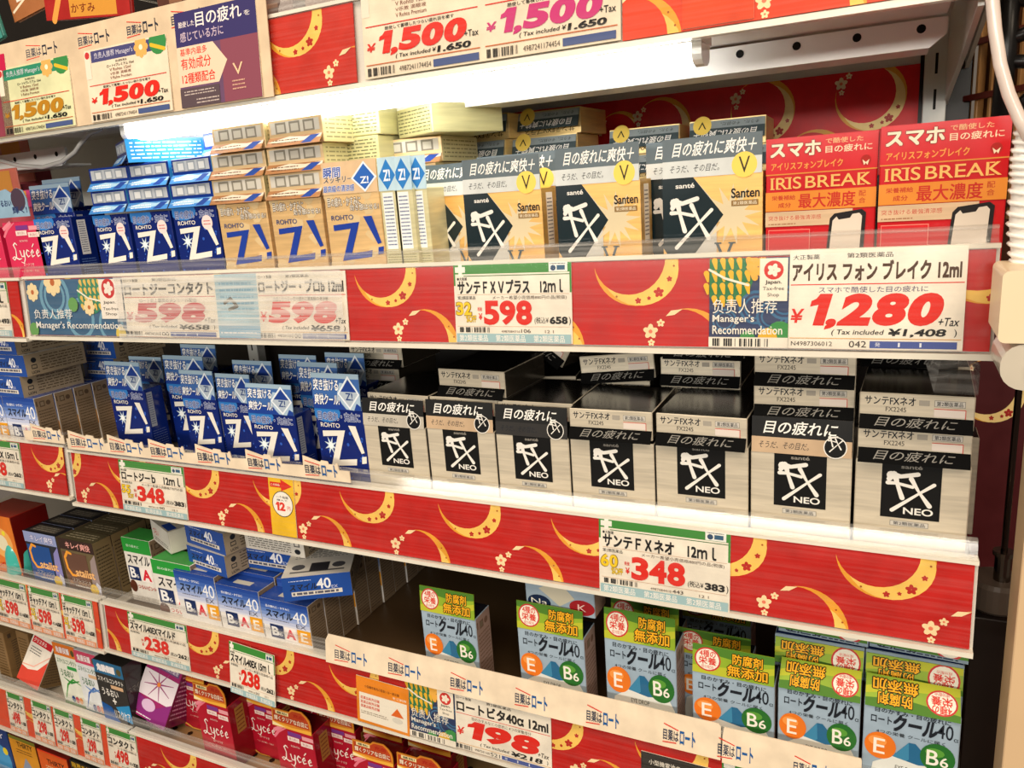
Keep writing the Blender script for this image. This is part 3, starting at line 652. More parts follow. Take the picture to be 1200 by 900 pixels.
cut_strip(846, 1008, (861, 950), -.8135, -.760, 'short overlapping cream strip at the right under the pale blue cartons', top_flat=True, half=22, h_unit=(.12, .68), Y=.955, lean=.008)

# scuffed clear film over the two left 598 tags
xa, xb = rx('one', 140), rx('one', 405); o_, ux_, uy_, n_ = on_rail('one', xa, xb, -.01, 1.0, .0095)
f_ = MB(); f_.add([o_, o_ + ux_, o_ + ux_ + uy_, o_ + uy_], [(0, 1, 2, 3)], 'scuffed_cover')
tag(fixed(f_, 'scuffed_film'), 'cloudy scratched film over the two 598 tags at the left of the lit rail', 'film')
# ------------------------------------------------------------------ cartons: one builder per kind, copies share mesh data
NAVY, INK = '#1a2c5c*i', '#20242c*i'
def fx_glyph(A, x0, y0, x1, y1, col='#e9e6df*i'):
    w, h = x1 - x0, y1 - y0; k = w * 1.2
    A.ell(x0 + .15 * w, y0 + .76 * h, .062 * k, .062 * k * A.w / A.h, col, 10)
    def P(*p): return [(x0 + a * w, y0 + b * h) for a, b in p]
    A.stroke(P((.15, .78), (.32, .76), (.61, .82)), [.13 * k, .07 * k, .075 * k], col).stroke(P((.12, .70), (.2, .80)), [.08 * k, .1 * k], col)
    A.stroke(P((.22, .78), (.27, .6), (.36, .36)), [.1 * k, .055 * k, .075 * k], col).stroke(P((.10, .63), (.26, .63), (.53, .58)), [.07 * k, .05 * k, .055 * k], col)
    A.stroke(P((.50, .73), (.64, .5), (.83, .25)), [.075 * k, .04 * k, .075 * k], col).stroke(P((.89, .65), (.63, .46), (.19, .12)), [.06 * k, .04 * k, .065 * k], col)
def neo_front(w, h):
    A = Art(w, h); b = 1 - .074 / h; A.rect(.24, b, .76, .995, '#121212*i')
    A.text('santé', .24 + .17, b + (1 - b) * .885, .24 + .35, b + (1 - b) * .945, '#8f8a82*i', .02)
    fx_glyph(A, .245, b + (1 - b) * .02, .755, .995 - (1 - b) * .02)
    A.text('NEO', .445, b + (1 - b) * .085, .70, b + (1 - b) * .20, '#e9e6df*i', .02)
    return A.rect(.33, b - .075, .67, b - .025, '#8a857c*i').rect(.335, b - .071, .665, b - .029, '#c9c5bc*i').text('第2類医薬品', .36, b - .066, .64, b - .034, INK, .01)
def santen_banner(w, h, dark='#141414', light='#b9b3a8', badge='neo', upper=.56, flip=False, plus=False):
    A = Art(w, h).rect(0, 0, 1, 1, light); u = 1 - upper
    A.rect(0, u, 1, 1, dark).text('目の疲れに' + ('爽快＋' if plus else ''), .10 if plus else .12, u + upper * .18, .93 if plus else .84, u + upper * .82, '#f2f0ea*i', .014, slant=.22)
    A.text('そうだ、その目だ。', .07, u * .3, .58, u * .72, INK, .004, slant=.2)
    if badge == 'neo': A.ell(.84, u * .6, .115, None, '#e9e6df*i', 20, False).ell(.84, u * .6, .105, None, '#141414*i', 20, False); fx_glyph(A, .755, u * .6 - .18, .925, u * .6 + .40)
    elif badge: A.ell(.83, u * .52, .125, None, '#f0d060*i', 22, False).text('V', .775, u * .52 - .2, .885, u * .52 + .2, '#3a3424*i', 0)
    return A
def fxv_front(w, h):
    A = Art(w, h); A.rect(.0, 0, .55, 1, '#c6c3bb*i')
    A.poly([(.31, 1), (1, 1), (1, 0), (.72, 0), (.55, .35), (.62, .62)], '#e4b264*s')
    n = 13; A.poly([(.70 + (.30 if i % 2 else .13) * math.cos(i * math.pi / n + .3), .60 + (.30 if i % 2 else .13) * math.sin(i * math.pi / n + .3) * 1.0) for i in range(2 * n)], '#d8c8a4*i')
    A.poly([(0, 1), (.31, 1), (.62, .60), (.30, .18), (.12, .10), (0, .28)], '#16262c*g').poly([(0, .28), (.12, .10), (.2, 0), (0, 0)], '#e4b264*s')
    A.text('santé', .14, .885, .33, .93, '#e9e6df*i', .02); fx_glyph(A, .04, .20, .56, .90)
    A.text('Santen', .70, .76, .97, .85, '#1c1a1a*i', .02).rect(.70, .68, .96, .735, '#8a6a3a*i').text('第2類医薬品', .715, .69, .945, .725, '#f0e4c8*i', .004)
    return A.text('V', .54, .10, .72, .32, '#3a4a52*i').rect(.53, .31, .60, .325, '#3a4a52*i').rect(.67, .31, .74, .325, '#3a4a52*i')
def z_front(w, h, blue=True, circle=True):
    fg = '#ece8de*i' if blue else '#1c3c9c*i'; A = Art(w, h)
    if blue:
        rnd = random.Random(4)
        for i in range(26): A.level(1).ell(rnd.random(), rnd.random() * .8, rnd.uniform(.01, .03), None, '#2e5cc0*i', 7)
        A.ell(.25, .95, .3, .12, '#2f7ac8*i', 14)
    else:
        rnd = random.Random(6)
        for i in range(10):
            cx, cy = rnd.random(), rnd.random(); A.level(1).poly(clip([(cx + rnd.uniform(.06, .18) * math.cos(k), cy + rnd.uniform(.04, .12) * math.sin(k)) for k in range(6)], 0, 0, 1, 1) or [(0, 0), (.01, 0), (0, .01)], '#d8bd8e*i')
    A.level(3)
    A.text('目の疲れ・かすみに' if not blue else '目の疲れ・充血に', .06, .855, .94 if blue else .66, .955, '#2c3c7c*i' if blue else '#f0e6d4*i', .012, out='#b8c0d8*i' if blue else '#2a2a3a*i', ow=.05, slant=.05)
    if not blue: A.text('効き感はせる!', .46, .80, .97, .865, '#f0e6d4*i', .01, out='#2a2a3a*i', ow=.05)
    A.text('ROHTO', .1, .775 if blue else .70, .50, .825 if blue else .755, fg if blue else '#3a4a7a*i', .012)
    if blue:
        A.poly([(.26 + (.14 if i % 2 else .05) * math.cos(i * math.pi / 8), .56 + (.14 if i % 2 else .05) * math.sin(i * math.pi / 8) * w / h) for i in range(16)], '#cfe0ec*i').ell(.26, .56, .05, None, '#f4f8fa*i', 10)
    def q(P): return [(x, (.33 if blue else .25) + (y - .09) * .737) for x, y in P]
    A.poly(q([(.12, .63), (.60, .66), (.40, .18), (.78, .22), (.76, .12), (.22, .07), (.43, .565), (.12, .54)]), fg)
    A.poly(q([(.68, .74), (.83, .74), (.955, .33), (.89, .31)]), fg).poly(q([(.875, .15), (.97, .165), (.985, .275), (.89, .262)]), fg)
    if blue and circle: A.ell(.77, .79, .12, None, '#f2dcd8*i', 16).lines(.69, .75, .85, .83, 2, '#c85a5a*i')
    return A
def z_header(w, h, blue=True):
    A = Art(w, h).rect(0, 0, 1, 1, '#3a66aa' if blue else '#d8b890')
    if blue: A.rect(0, .86, 1, 1, '#9db8cc*i').rect(0, 0, 1, .3, '#1c3f94*i').poly([(.5, .1), (.56, .3), (.62, .16), (.70, .02), (.86, .0), (.92, .2), (1, .12), (1, .45), (.9, .7), (.6, .75), (.54, .5)], '#a9c2d8*i')
    A.text('突き抜ける' if blue else '瞬間', .03, .52, .56 if blue else .34, .84, '#f4f6fa*i' if blue else '#2a50a8*i', .02, out='#1a2440*i' if blue else '#e8eef8*i', ow=.03, slant=.1)
    A.text('爽快クール!' if blue else 'スッキリー', .03, .12 if blue else .36, .56, .42 if blue else .55, '#f4f6fa*i' if blue else '#1c2440*i', .02, out='#1a2440*i' if blue else '#f0e4d0*i', ow=.03, slant=.1)
    if not blue: A.text('最高級の清涼感', .01, .08, .58, .28, '#2a50a8*i', .015, out='#e8eef8*i', ow=.03, slant=.1)
    c = (.78, .45); A.poly([(c[0] - .24, c[1]), (c[0], c[1] + .5), (c[0] + .22, c[1]), (c[0], c[1] - .44)], '#e4ecf4*i')
    A.poly([(c[0] - .20, c[1]), (c[0], c[1] + .42), (c[0] + .18, c[1]), (c[0], c[1] - .36)], '#aebccb*i' if blue else '#2a62b8*i')
    if blue: A.poly([(c[0] - .17, c[1] + .06), (c[0], c[1] + .40), (c[0] + .16, c[1] + .06)], '#1c3c8c*i')
    return A.text('Z!', c[0] - .07, c[1] - .17, c[0] + .07, c[1] + .03, '#24407c*i' if blue else '#f4f6fa*i', .02)
def cool_header(w, h, turn=False):
    A = Art(w, h).rect(0, 0, 1, 1, '#8fae2e').poly([(0, 1), (1, 1), (1, .75), (.6, .62), (.0, .8)], '#4f7f2c*i').poly([(0, .0), (.5, .0), (1, .4), (1, .62), (.5, .35), (0, .25)], '#b9be34*i')
    A.ell(.19, .52, .165, None, '#c8383a*i', 22).ell(.19, .52, .145, None, '#f0ecdc*i', 20).text('4種の', .09, .60, .29, .84, '#d83a2e*i', .02).text('栄養', .08, .34, .30, .60, '#d83a2e*i', .02).text('成分配合', .11, .2, .27, .32, '#d83a2e*i')
    return A.text('防腐剤', .50, .52, .86, .88, '#f2b024*i', .02, out='#2a2410*i', ow=.06).text('無添加', .44, .10, .92, .48, '#f2b024*i', .02, out='#2a2410*i', ow=.06)
def cool_front(w, h):
    A = Art(w, h); A.text('目のかすみ・目の疲れに', .12, .93, .90, .968, INK, .014)
    A.text('ロート', .08, .845, .30, .905, INK, .02).text('クール', .31, .81, .76, .935, INK, .05, slant=.12).text('40', .77, .82, .93, .93, INK, .004).text('α', .94, .815, .985, .84, INK)
    A.text('4つの栄養 クールに届く', .14, .765, .86, .795, INK, .006)
    A.poly([(.2, .50), (.49, .735), (.56, .735), (.9, .50)], '#2a6a94*g').poly([(.2, .50), (.49, .735), (.50, .60), (.36, .52)], '#3f86ac*i').poly([(.12, .52), (.32, .60), (.6, .57), (.88, .60), (.97, .5), (.97, .19), (.05, .19)], '#e0e2dc*i')
    A.ell(.19, .665, .17, None, '#ea7a26*g', 24).ell(.16, .70, .10, .04, '#f29a4a*i', 14).text('E', .12, .60, .24, .72, '#f6efe2*i', .005)
    A.ell(.79, .66, .18, None, '#2a6e2e*g', 24).ell(.76, .70, .1, .035, '#5a9a3a*i', 12).text('B', .68, .60, .80, .715, '#f6efe2*i', .01).text('6', .82, .60, .90, .675, '#f6efe2*i', .01)
    A.text('EYE DROP', .36, .50, .62, .535, '#4a4a44*i').text('防腐剤無添加', .2, .3, .8, .36, '#5a6a7a*i')
    return A
def smile_front(w, h, kind='ex'):
    A = Art(w, h)
    if kind == 'ex':
        for i in range(8): A.rect(0, .52 + i * .06, 1, .58 + i * .06, ('#d8dcec', '#c0c8e4', '#9fb0dc', '#7f98d0', '#5f80c4', '#4468b6', '#2f54a6', '#24489c')[i] + '*i')
        A.text('目の疲れに・かすみに', .12, .85, .62, .895, '#f0f2f8*i', .015).text('スマイル', .10, .68, .66, .81, INK, .035, slant=.08).text('40', .67, .66, .96, .86, '#f4f6fa*i', .0).text('EX', .72, .57, .92, .64, '#5a5a6a*i').lines(.14, .62, .6, .655, 1, '#6a6a7a*i')
        A.rect(.15, .31, .43, .55, NAVY).text('B', .19, .36, .32, .50, '#f0f0f0*i', .04).text('6', .33, .36, .40, .42, '#f0f0f0*i').rect(.45, .31, .70, .55, '#f4ece8*i').text('A', .49, .35, .66, .50, '#d8283a*i', .05).rect(.72, .31, 1, .55, '#eaa21e*i').text('E', .79, .35, .92, .50, '#f6f0e0*i', .02)
    else:
        A.rect(0, .78, 1, 1, '#2c9a3c*i').text('目の疲れに', .15, .86, .6, .9, '#e8f4e8*i').text('スマイル', .1, .60, .88, .745, INK, .024, slant=.08)
        A.rect(.06, .34, .46, .56, NAVY).text('B', .12, .38, .3, .53, '#f0f0f0*i', .03).text('6', .32, .38, .4, .44, '#f0f0f0*i').rect(.5, .34, .9, .56, '#f4ece8*i').text('A', .56, .37, .84, .53, '#d8283a*i', .04)
        A.ell(.14, .24, .13, None, '#5a3020*i', 14).text('つらいピント', .3, .22, .95, .28, '#c83030*i', .015)
    return A
def lycee_front(w, h):
    A = Art(w, h); A.stroke([(0, .90), (.25, 1.0)], .07, '#e88a9a*i', False).stroke([(.0, .80), (.12, .9), (.34, .985)], [.05, .06, .02], '#e8788c*i')
    A.rect(.36, .88, .70, .945, '#7a3a8a*i').rect(.72, .87, 1.0, .93, '#e8a0a8*i').rect(.34, .80, .64, .87, '#f0dcd4*i').rect(.67, .77, .97, .84, '#f0dcd4*i').text('疲れ目に', .38, .815, .60, .855, '#a03040*i').text('充血に', .71, .785, .93, .825, '#a03040*i').text('ROHTO', .40, .71, .62, .735, '#f0d8d0*i')
    c = '#f4e6de*i'
    L = [(.30, .67), (.25, .70), (.20, .67), (.24, .60), (.22, .50), (.15, .45), (.10, .48), (.16, .50), (.28, .46), (.36, .47)]
    A.stroke(L, [.015, .025, .03, .02, .03, .02, .015, .02, .03, .01], c)
    A.stroke([(.35, .58), (.37, .50), (.43, .50), (.46, .58)], [.03, .02, .02, .02], c).stroke([(.46, .58), (.45, .46), (.40, .40), (.33, .42)], [.03, .025, .02, .01], c)
    A.stroke([(.60, .57), (.55, .59), (.51, .54), (.55, .49), (.61, .51)], [.02, .025, .03, .025, .012], c)
    for x in (.64, .79): A.stroke([(x, .53), (x + .08, .55), (x + .06, .59), (x + .01, .55), (x + .03, .49), (x + .10, .51)], [.015, .018, .022, .03, .025, .012], c)
    A.stroke([(.71, .63), (.76, .67)], [.015, .025], c)
    return A.text('ロートリセ', .38, .36, .66, .40, '#f4e6de*i', .006, slant=.3).text('つらい目の疲れ・充血に', .28, .27, .78, .30, '#eac4b8*i').stroke([(.0, .1), (.3, .02), (.6, .03)], [.05, .04, .02], '#e8a84a*i', False)
def lycee_header(w, h):
    A = Art(w, h).rect(0, 0, 1, .55, '#d8862a').poly([(0, 1.0), (.45, 1.0), (.52, 1.18), (.78, 1.2), (.9, 1.0), (.97, .8), (1, .5), (0, .5)], '#d8862a')
    A.poly([(.03, .9), (.44, .9), (.55, 1.1), (.77, 1.12), (.87, .93), (.94, .7), (.96, .28), (.03, .28)], '#b8421e').rect(.1, .72, .44, .92, '#f0dca0*i').text('極効!', .14, .75, .40, .89, INK, .02).text('充血', .56, .76, .84, .98, '#a82018*i', .02)
    return A.text('輝くクリアな白目に', .06, .36, .93, .64, '#f6e4c8*i', .02, out='#8a1a18*i', ow=.04).poly([(0, .0), (1, .0), (1, .22), (.5, .14), (0, .26)], '#f0b040*i').poly([(0, .02), (.35, .05), (0, .22)], '#f6e6b0*i')
def cat_front(w, h, blue=True):
    A = Art(w, h); bg = '#1f4f96*g' if blue else '#6a4a3c*g'
    A.rect(0, .82, 1, 1, '#8f9cc8*i' if blue else '#3a2a26*i').text('キレイ爽快', .2, .85, .9, .96, '#d8d8ec*i' if blue else '#e8a8a0*i', .02, out='#5a5a9a*i' if blue else '#5a2a26*i').rect(.04, .1, .74, .78, bg)
    A.poly([(.74, .0), (1, 0), (1, .82), (.84, .7), (.78, .4)], '#8a86c0*i' if blue else '#9a8a88*i').poly([(.8, .0), (.95, .0), (1, .3), (.9, .36), (.8, .2)], '#d8dcec*i')
    A.stroke([(.30, .76), (.20, .78), (.10, .68), (.12, .50), (.22, .40), (.34, .40)], [.05, .06, .06, .06, .06, .04], '#f0a038*i').text('ataiist', .34, .40, .88, .52, '#f4c080*i', .02, out='#a05a20*i', ow=.02)
    return A.text('リフレッシュ', .2, .30, .72, .35, '#e8e4dc*i').lines(.25, .2, .7, .26, 1, '#e8e4dc*i').ell(.80, .22, .12, None, '#eec826*i', 14)
def iris_front(w, h):
    A = Art(w, h); A.rect(0, .74, 1, 1, '#cc1a22*g'); A.rect(0, .735, 1, .743, '#d8903a*i')
    A.text('スマホ', .045, .865, .50, .965, '#f0e2c8*i', .04, out='#7a1416*i', ow=.03).text('で酷使した', .545, .935, .87, .972, '#e8b888*i', .012).text('目の疲れに', .545, .87, .95, .92, '#f0d8b8*i', .012)
    A.text('アイリスフォンブレイク', .05, .77, .70, .825, '#e8a04a*i', .02).ell(.90, .80, .045, None, '#a82018*i', 14).poly([(.87, .805), (.885, .765), (.9, .78), (.915, .765), (.93, .805), (.9, .785)], '#f0d8b8*i')
    A.text('IRIS', .05, .63, .33, .715, '#f0b868*i', .006).text('BREAK', .37, .63, .95, .715, '#f0b868*i', .006)
    for x in (.055, .115, .19, .215, .38, .49, .61, .87): A.rect(x - .012, .63, x + .028, .637, '#f0b868*i').rect(x - .012, .708, x + .028, .715, '#f0b868*i')
    A.rect(0, .47, 1, .61, '#e08a34*g').text('栄養補給', .06, .55, .28, .585, '#b8281c*i', .012).text('成分', .12, .495, .24, .53, '#b8281c*i', .012).text('最大濃度', .31, .485, .82, .59, '#c02a1c*i', .016).text('配', .85, .55, .91, .59, '#b8281c*i').text('合', .85, .50, .91, .54, '#b8281c*i')
    A.rect(0, .355, .8, .465, '#c8a884*s').text('突き抜ける最強清涼感', .03, .40, .52, .435, '#b83020*i', .008).lines(.03, .36, .3, .385, 1, '#9a6a4a*i').rect(.03, .1, .42, .33, '#e88a7a*i').rect(.035, .105, .415, .325, '#c81a22*i')
    def tilt(pts): return [(x, y + (x - .7) * .10) for x, y in pts]
    A.poly(tilt([(.56, .04), (.60, .41), (.64, .44), (.88, .44), (.92, .41), (.90, .04)]), '#1a1414*i').poly(tilt([(.585, .04), (.625, .39), (.66, .415), (.68, .39), (.78, .39), (.80, .415), (.86, .415), (.885, .39), (.865, .04)]), '#d8ccbc*i')
    return A
def contact_front(w, h, col):
    main = {'green': '#e4e6d8', 'blue': '#dfe3e6', 'black': '#33312f', 'maroon': '#5a1e22'}[col]; A = Art(w, h).rect(0, 0, 1, 1, main)
    A.rect(0, .82, 1, 1, {'green': '#e07a2a', 'blue': '#d04a6a', 'black': '#2f6a94', 'maroon': '#b82a3a'}[col] + '*i').text('角膜保護', .12, .86, .72, .95, '#f4ecec*i', .03, out={'green': '#b84a2a*i', 'blue': '#b83a5a*i', 'black': '#dfe6ee*i', 'maroon': '#e8a0b0*i'}[col], ow=.05).ell(.86, .90, .08, None, '#5a5230*i', 12)
    ink = '#f0ece4*i' if col in ('black', 'maroon') else '#2a6a3a*i'
    A.text('スマイルコンタクト', .06, .71, .94, .78, ink, .012).rect(.48, .64, .9, .69, '#2f9a4a*i' if col == 'green' else '#d8b08a*i').text('うるおい', .12, .52, .68, .62, ink, .016)
    if col == 'black': A.text('+', .44, .42, .56, .50, ink, .03).poly([(0, 0), (0, .4), (.35, .36), (.5, .2), (.7, .1), (.8, 0)], '#1c5aa4*g').poly([(.5, .38), (1, .46), (1, .2), (.7, .22)], '#2f8fc8*i').text('リスクケア', .42, .22, .95, .34, ink, .014)
    else:
        A.stroke([(.1, .18), (.32, .40), (.62, .50), (.95, .44)], [.02, .05, .05, .01], '#3f9a3a*i' if col == 'green' else '#3f6ab8*i').stroke([(.2, .5), (.5, .44), (.9, .5)], [.01, .06, .02], '#2f8a3a*i' if col == 'green' else '#5f8ac8*i')
        A.rect(0, 0, 1, .14, '#5f9a3a*i' if col == 'green' else '#2a7a8a*i')
        for i, c in enumerate(('#2a4a8a*i', '#c84a5a*i', '#e89a5a*i')): A.ell(.45 + i * .17, .2, .08, None, c, 12)
    return A
def dry_front(w, h):
    A = Art(w, h); A.rect(0, .84, 1, 1, '#c41a5a*i').text('ドライアイ', .05, .865, .95, .97, '#f4e8ee*i', .03).rect(.05, .72, .95, .82, '#6a4a7a*i').text('うるおい持続成分配合', .08, .74, .92, .80, '#f0e8f0*i', .01).rect(0, .3, 1, .66, '#e6dce4*i')
    for a in range(8): A.stroke([(.5, .52), (.5 + .42 * math.cos(a * .785 + .3), .52 + .22 * math.sin(a * .785 + .3))], [.04, .012], '#9a4a7a*i', False)
    return A.ell(.5, .52, .05, None, '#e8883a*i', 12).poly([(0, .3), (0, .1), (.5, .0), (1, .0), (1, .35), (.6, .2)], '#8a2a7a*i').ell(.4, .2, .2, .08, '#d8b8d8*i', 16).lines(.1, .02, .6, .06, 1, '#f0e8f0*i')
def side_print(w, h, ink='#5a4a3c*i', seed=2):
    A = Art(w, h).rect(.25, .84, .5, .93, ink).rect(.29, .855, .46, .915, '#8a7a66*i').ell(.68, .885, .12, None, ink, 10).stroke([(.1, .86), (.1, .94)], .06, ink, False)
    return A.lines(.12, .06, .9, .80, 16, ink, .3, seed)
def neo_end(w, h, flip=False):
    A = Art(w, h); A.text('サンテFXネオ', .05, .66, .50, .90, INK, .014).rect(.53, .68, .62, .84, '#a59e92*i').rect(.66, .67, .92, .86, '#8a857c*i').rect(.665, .685, .915, .845, '#cfcac0*i').text('第2類医薬品', .68, .70, .90, .83, INK, .01)
    return A.text('FX2245', .24, .46, .42, .60, '#4a4640*i').rect(.66, .38, .93, .60, '#e2d6cc*i').stroke([(.66, .61), (.925, .61), (.925, .3)], .008, '#c8584a*i', False)

PROTO = {}
def carton(kind, w, d, h, col, front=None, top=None, right=None, left=None, header=None, hdr_h=.05, hdr_col='#888888', mode='up', lean=.0, side=None, sides=None, bump=0, hz=0.0):
    """straight carton w x d x h, front at y=0, base centre at the origin; header = card glued along the front top edge.
       mode: up (stands above), fold (hangs down over the front), slope (slants back over the lid)"""
    def build():
        b = MB(); b.box(-w / 2, 0, 0, w / 2, d, h, col, sides=sides)
        if side: b.mats  # side material comes through sides
        for A, o, ux, uy, n in ((front, (-w / 2, 0, 0), (w, 0, 0), (0, 0, h), (0, -1, 0)), (top, (-w / 2, 0, h), (w, 0, 0), (0, d, 0), (0, 0, 1)),
                                (right, (w / 2, 0, 0), (0, d, 0), (0, 0, h), (1, 0, 0)), (left, (-w / 2, d, 0), (0, -d, 0), (0, 0, h), (-1, 0, 0))):
            if A: b.art(A, o, ux, uy, n)
        # lid seam along the top front edge
        root = b.obj('eye_drop_carton')
        if header:
            if mode == 'up': o, uy, n = Vector((-w / 2, -.0012, h - .0015)), Vector((0, lean, hdr_h)), Vector((0, -1, lean / hdr_h))
            elif mode == 'fold': o, uy, n = Vector((-w / 2, -.012, -.001 + hz)), Vector((0, .0105, hdr_h)), Vector((0, -1, .2))
            else: o, uy, n = Vector((-w / 2, -.004, h - .004)), Vector((0, lean or hdr_h * .8, hdr_h)), Vector((0, -1, .7))
            n = n.normalized(); hw = w * .985; o.x = -hw / 2; hb = MB(); prof = [(0, 0), (1, 0), (1, 1), (0, 1)]
            if bump: prof = [(0, 0), (1, 0), (1, .5), (.97, .8), (.9, 1.0), (.78, 1.2), (.52, 1.18), (.45, 1.0), (0, 1)]
            P = [o + Vector((hw, 0, 0)) * a + uy * c for a, c in prof]; k = len(P)
            hb.add(P + [p - n * .0014 for p in P], [tuple(range(k)), tuple(range(2 * k - 1, k - 1, -1))] + [(i, i + k, (i + 1) % k + k, (i + 1) % k) for i in range(k)], hdr_col)
            hb.art(header, o, (hw, 0, 0), uy, n); hb.obj('header_card', root)
        return root
    PROTO[kind] = dict(build=build, w=w, d=d, h=h, used=None)
SILV = '#ddd2bc*s'
neo_sides = {'+z': '#121110*g', '+x': '#5c564c*s', '-x': '#5c564c*s'}
for nm, lt in (('neo', '#bdb6a8'), ('neo_dark', '#2c2a29'), ('neo_warm', '#c4a888')):
    carton(nm, .1225, .05, .137, SILV, neo_front(.1225, .137), sides=neo_sides, header=santen_banner(.12, .046, light=lt), hdr_h=.048, hdr_col='#141414', mode='up', lean=.004)
carton('neo_bare', .1225, .05, .137, SILV, neo_front(.1225, .137), sides=neo_sides)
carton('neo_flat', .1225, .137, .042, SILV, neo_end(.1225, .042), sides={**neo_sides, '+x': '#39332b*g'}, header=Art(.12, .016).rect(0, 0, 1, 1, '#0c0c0c*r').text('目の疲れに', .14, .25, .84, .9, '#8c8982*i', .008, slant=.5), hdr_h=.016, hdr_col='#0c0c0c*r', mode='fold')
carton('fxv', .1225, .05, .124, '#c8a060*s', fxv_front(.1225, .124), right=Art(.05, .124).rect(0, 0, 1, 1, '#c9a35a*s').rect(.3, .35, .75, .95, '#e8e4da*i').lines(.35, .4, .7, .9, 12, '#4a4a5a*i'), header=santen_banner(.12, .047, '#5a676e', '#ccd0ce', 'v', .57, plus=True), hdr_h=.048, hdr_col='#9aa4a6', mode='up', lean=.003)
fe = Art(.1225, .036).rect(0, 0, 1, 1, '#e4c684*s'); fe.text('サンテFXVプラス', .1, .08, .9, .30, '#4a3a1c*i', .01, flip=True)
fh = Art(.12, .03); fh.sub(santen_banner(.12, .03, '#3c4a4e', '#8e999c', 'v', .60, plus=True), 0, 0, 1, 1, turn=True)
carton('fxv_flat', .1225, .124, .043, '#e4c684*s', fe, header=fh, hdr_h=.030, hz=.012, hdr_col='#3c4a4e', mode='fold', sides={'+z': '#b8955a*s'})
carton('z_blue', .105, .045, .134, '#0e2470*g', z_front(.105, .134), right=Art(.045, .134).rect(.25, .45, .65, .95, '#e4e6ea*i').lines(.3, .48, .6, .93, 14, '#2a3a6a*i').lines(.15, .05, .85, .4, 10, '#5a7ac0*i'))
carton('z_blue_tall', .105, .045, .134, '#0e2470*g', z_front(.105, .134, circle=False), right=Art(.045, .134).rect(.1, .45, .4, .95, '#9aa0ac*i').lines(.12, .48, .36, .93, 14, '#2a3a6a*i').lines(.1, .05, .85, .4, 10, '#4a5a90*i'), header=z_header(.1, .052), hdr_h=.054, hdr_col='#7fa6cc', mode='up', lean=.003)
carton('z_gold', .105, .045, .134, '#dfb980*s', z_front(.105, .134, False), right=Art(.045, .134).rect(.2, .35, .65, .9, '#e8eaee*i').lines(.25, .4, .6, .86, 12, '#3a4a7a*i').lines(.1, .03, .9, .3, 8, '#7a6a3a*i'))
carton('z_gold_card', .105, .045, .134, '#dfb980*s', z_front(.105, .134, False), header=z_header(.1, .046, False), hdr_h=.048, hdr_col='#c8a878', mode='up', lean=.003)
carton('z_gold_edge', .040, .105, .134, '#cfc79a*s', Art(.04, .134).rect(.15, .35, .75, .97, '#e8ecec*i').lines(.2, .38, .7, .94, 14, '#4a5a8a*i').lines(.1, .03, .9, .3, 10, '#8a865a*i'), header=Art(.05, .046).rect(0, 0, 1, 1, '#b8d4e2').poly([(.05, .45), (.5, .95), (.98, .45), (.5, .02)], '#2a7ac4*i').text('Z!', .32, .3, .68, .62, '#e8f0f8*i', .03), hdr_h=.048, hdr_col='#b8d4e2', mode='up', lean=.003)
def z_end(blue):
    A = Art(.108, .04); A.rect(.05, .46, .95, .90, '#b4bac2*i' if blue else '#d0ccc2*i').lines(.08, .12, .92, .3, 1, '#e4e8f0*i' if blue else '#7a3a1c*i', .8)
    for i in range(3): A.rect(.14 + i * .26, .46, .34 + i * .26, .88, '#8f99a6*i' if blue else '#8a8578*i').rect(.17 + i * .26, .52, .31 + i * .26, .80, '#d5d8da*i' if blue else '#c8c4b8*i')
    return A.text('第2類医薬品', .62, .12, .92, .32, '#e4e8f0*i' if blue else '#5a2a14*i', .01)
def z_band(blue):
    A = Art(.108, .016).rect(0, 0, 1, 1, '#3f86d0' if blue else '#a8764a').poly([(.0, .5), (.4, 1), (.7, .8), (1, 1), (1, .6), (.5, .3)], '#a8d0ec*i' if blue else '#e0d4c0*i').lines(.1, .2, .6, .8, 2, '#f0f4f8*i' if blue else '#5a3a24*i')
    return A.poly([(.66, .1), (.8, .9), (.97, .9), (.84, .1)], '#24489c*i')
for nm, bl in (('z_blue_flat', True), ('z_gold_flat', False)):
    c = '#123388*g' if bl else '#e2c494*s'
    carton(nm, .108, .134, .040, c, z_end(bl), header=z_band(bl), hdr_h=.014, hdr_col='#6a8ab0' if bl else '#b08a5a', mode='fold', sides={'+x': '#2f86c8*g' if bl else '#b88f58*s', '+z': '#2f6ab8*g' if bl else '#c8a878*s'},
           right=Art(.134, .040).rect(0, 0, 1, 1, '#3a98d6*g' if bl else '#c8c090*s').lines(.05, .1, .95, .9, 5, '#e8f2f8*i' if bl else '#8a8460*i'))
    PROTO[nm]['lift'] = .0
carton('pale_flat', .105, .134, .044, '#c9c490*s', Art(.105, .044).lines(.04, .08, .96, .92, 7, '#6a6a48*i'), sides={'+z': '#b9a878*s'})
COOLF = Art(.1165, .155).sub(cool_front(.1165, .1855), 0, -.197, 1, 1)
carton('cool', .1165, .05, .155, '#9db1c2', COOLF, right=side_print(.05, .155, '#8a6a5a*i'), sides={'+x': '#b8988a', '-x': '#7f93a4', '+z': '#1a1c24*g'}, header=cool_header(.115, .045), hdr_h=.044, hdr_col='#8fae2e', mode='up', lean=.004)
carton('cool_slope', .1165, .05, .155, '#9db1c2', COOLF, right=side_print(.05, .155, '#8a6a5a*i'), sides={'+x': '#b8988a', '+z': '#1a2440*g'}, header=Art(.115, .05).sub(cool_header(.115, .05), 0, 0, 1, 1, turn=True), hdr_h=.026, hdr_col='#8fae2e', mode='slope', lean=.034)
ce = Art(.1165, .05).rect(0, 0, 1, 1, '#93a7b8'); ce.text('クール40', .08, .04, .5, .2, INK, .03, flip=True).lines(.1, .0, .9, .22, 2, '#3a4452*i')
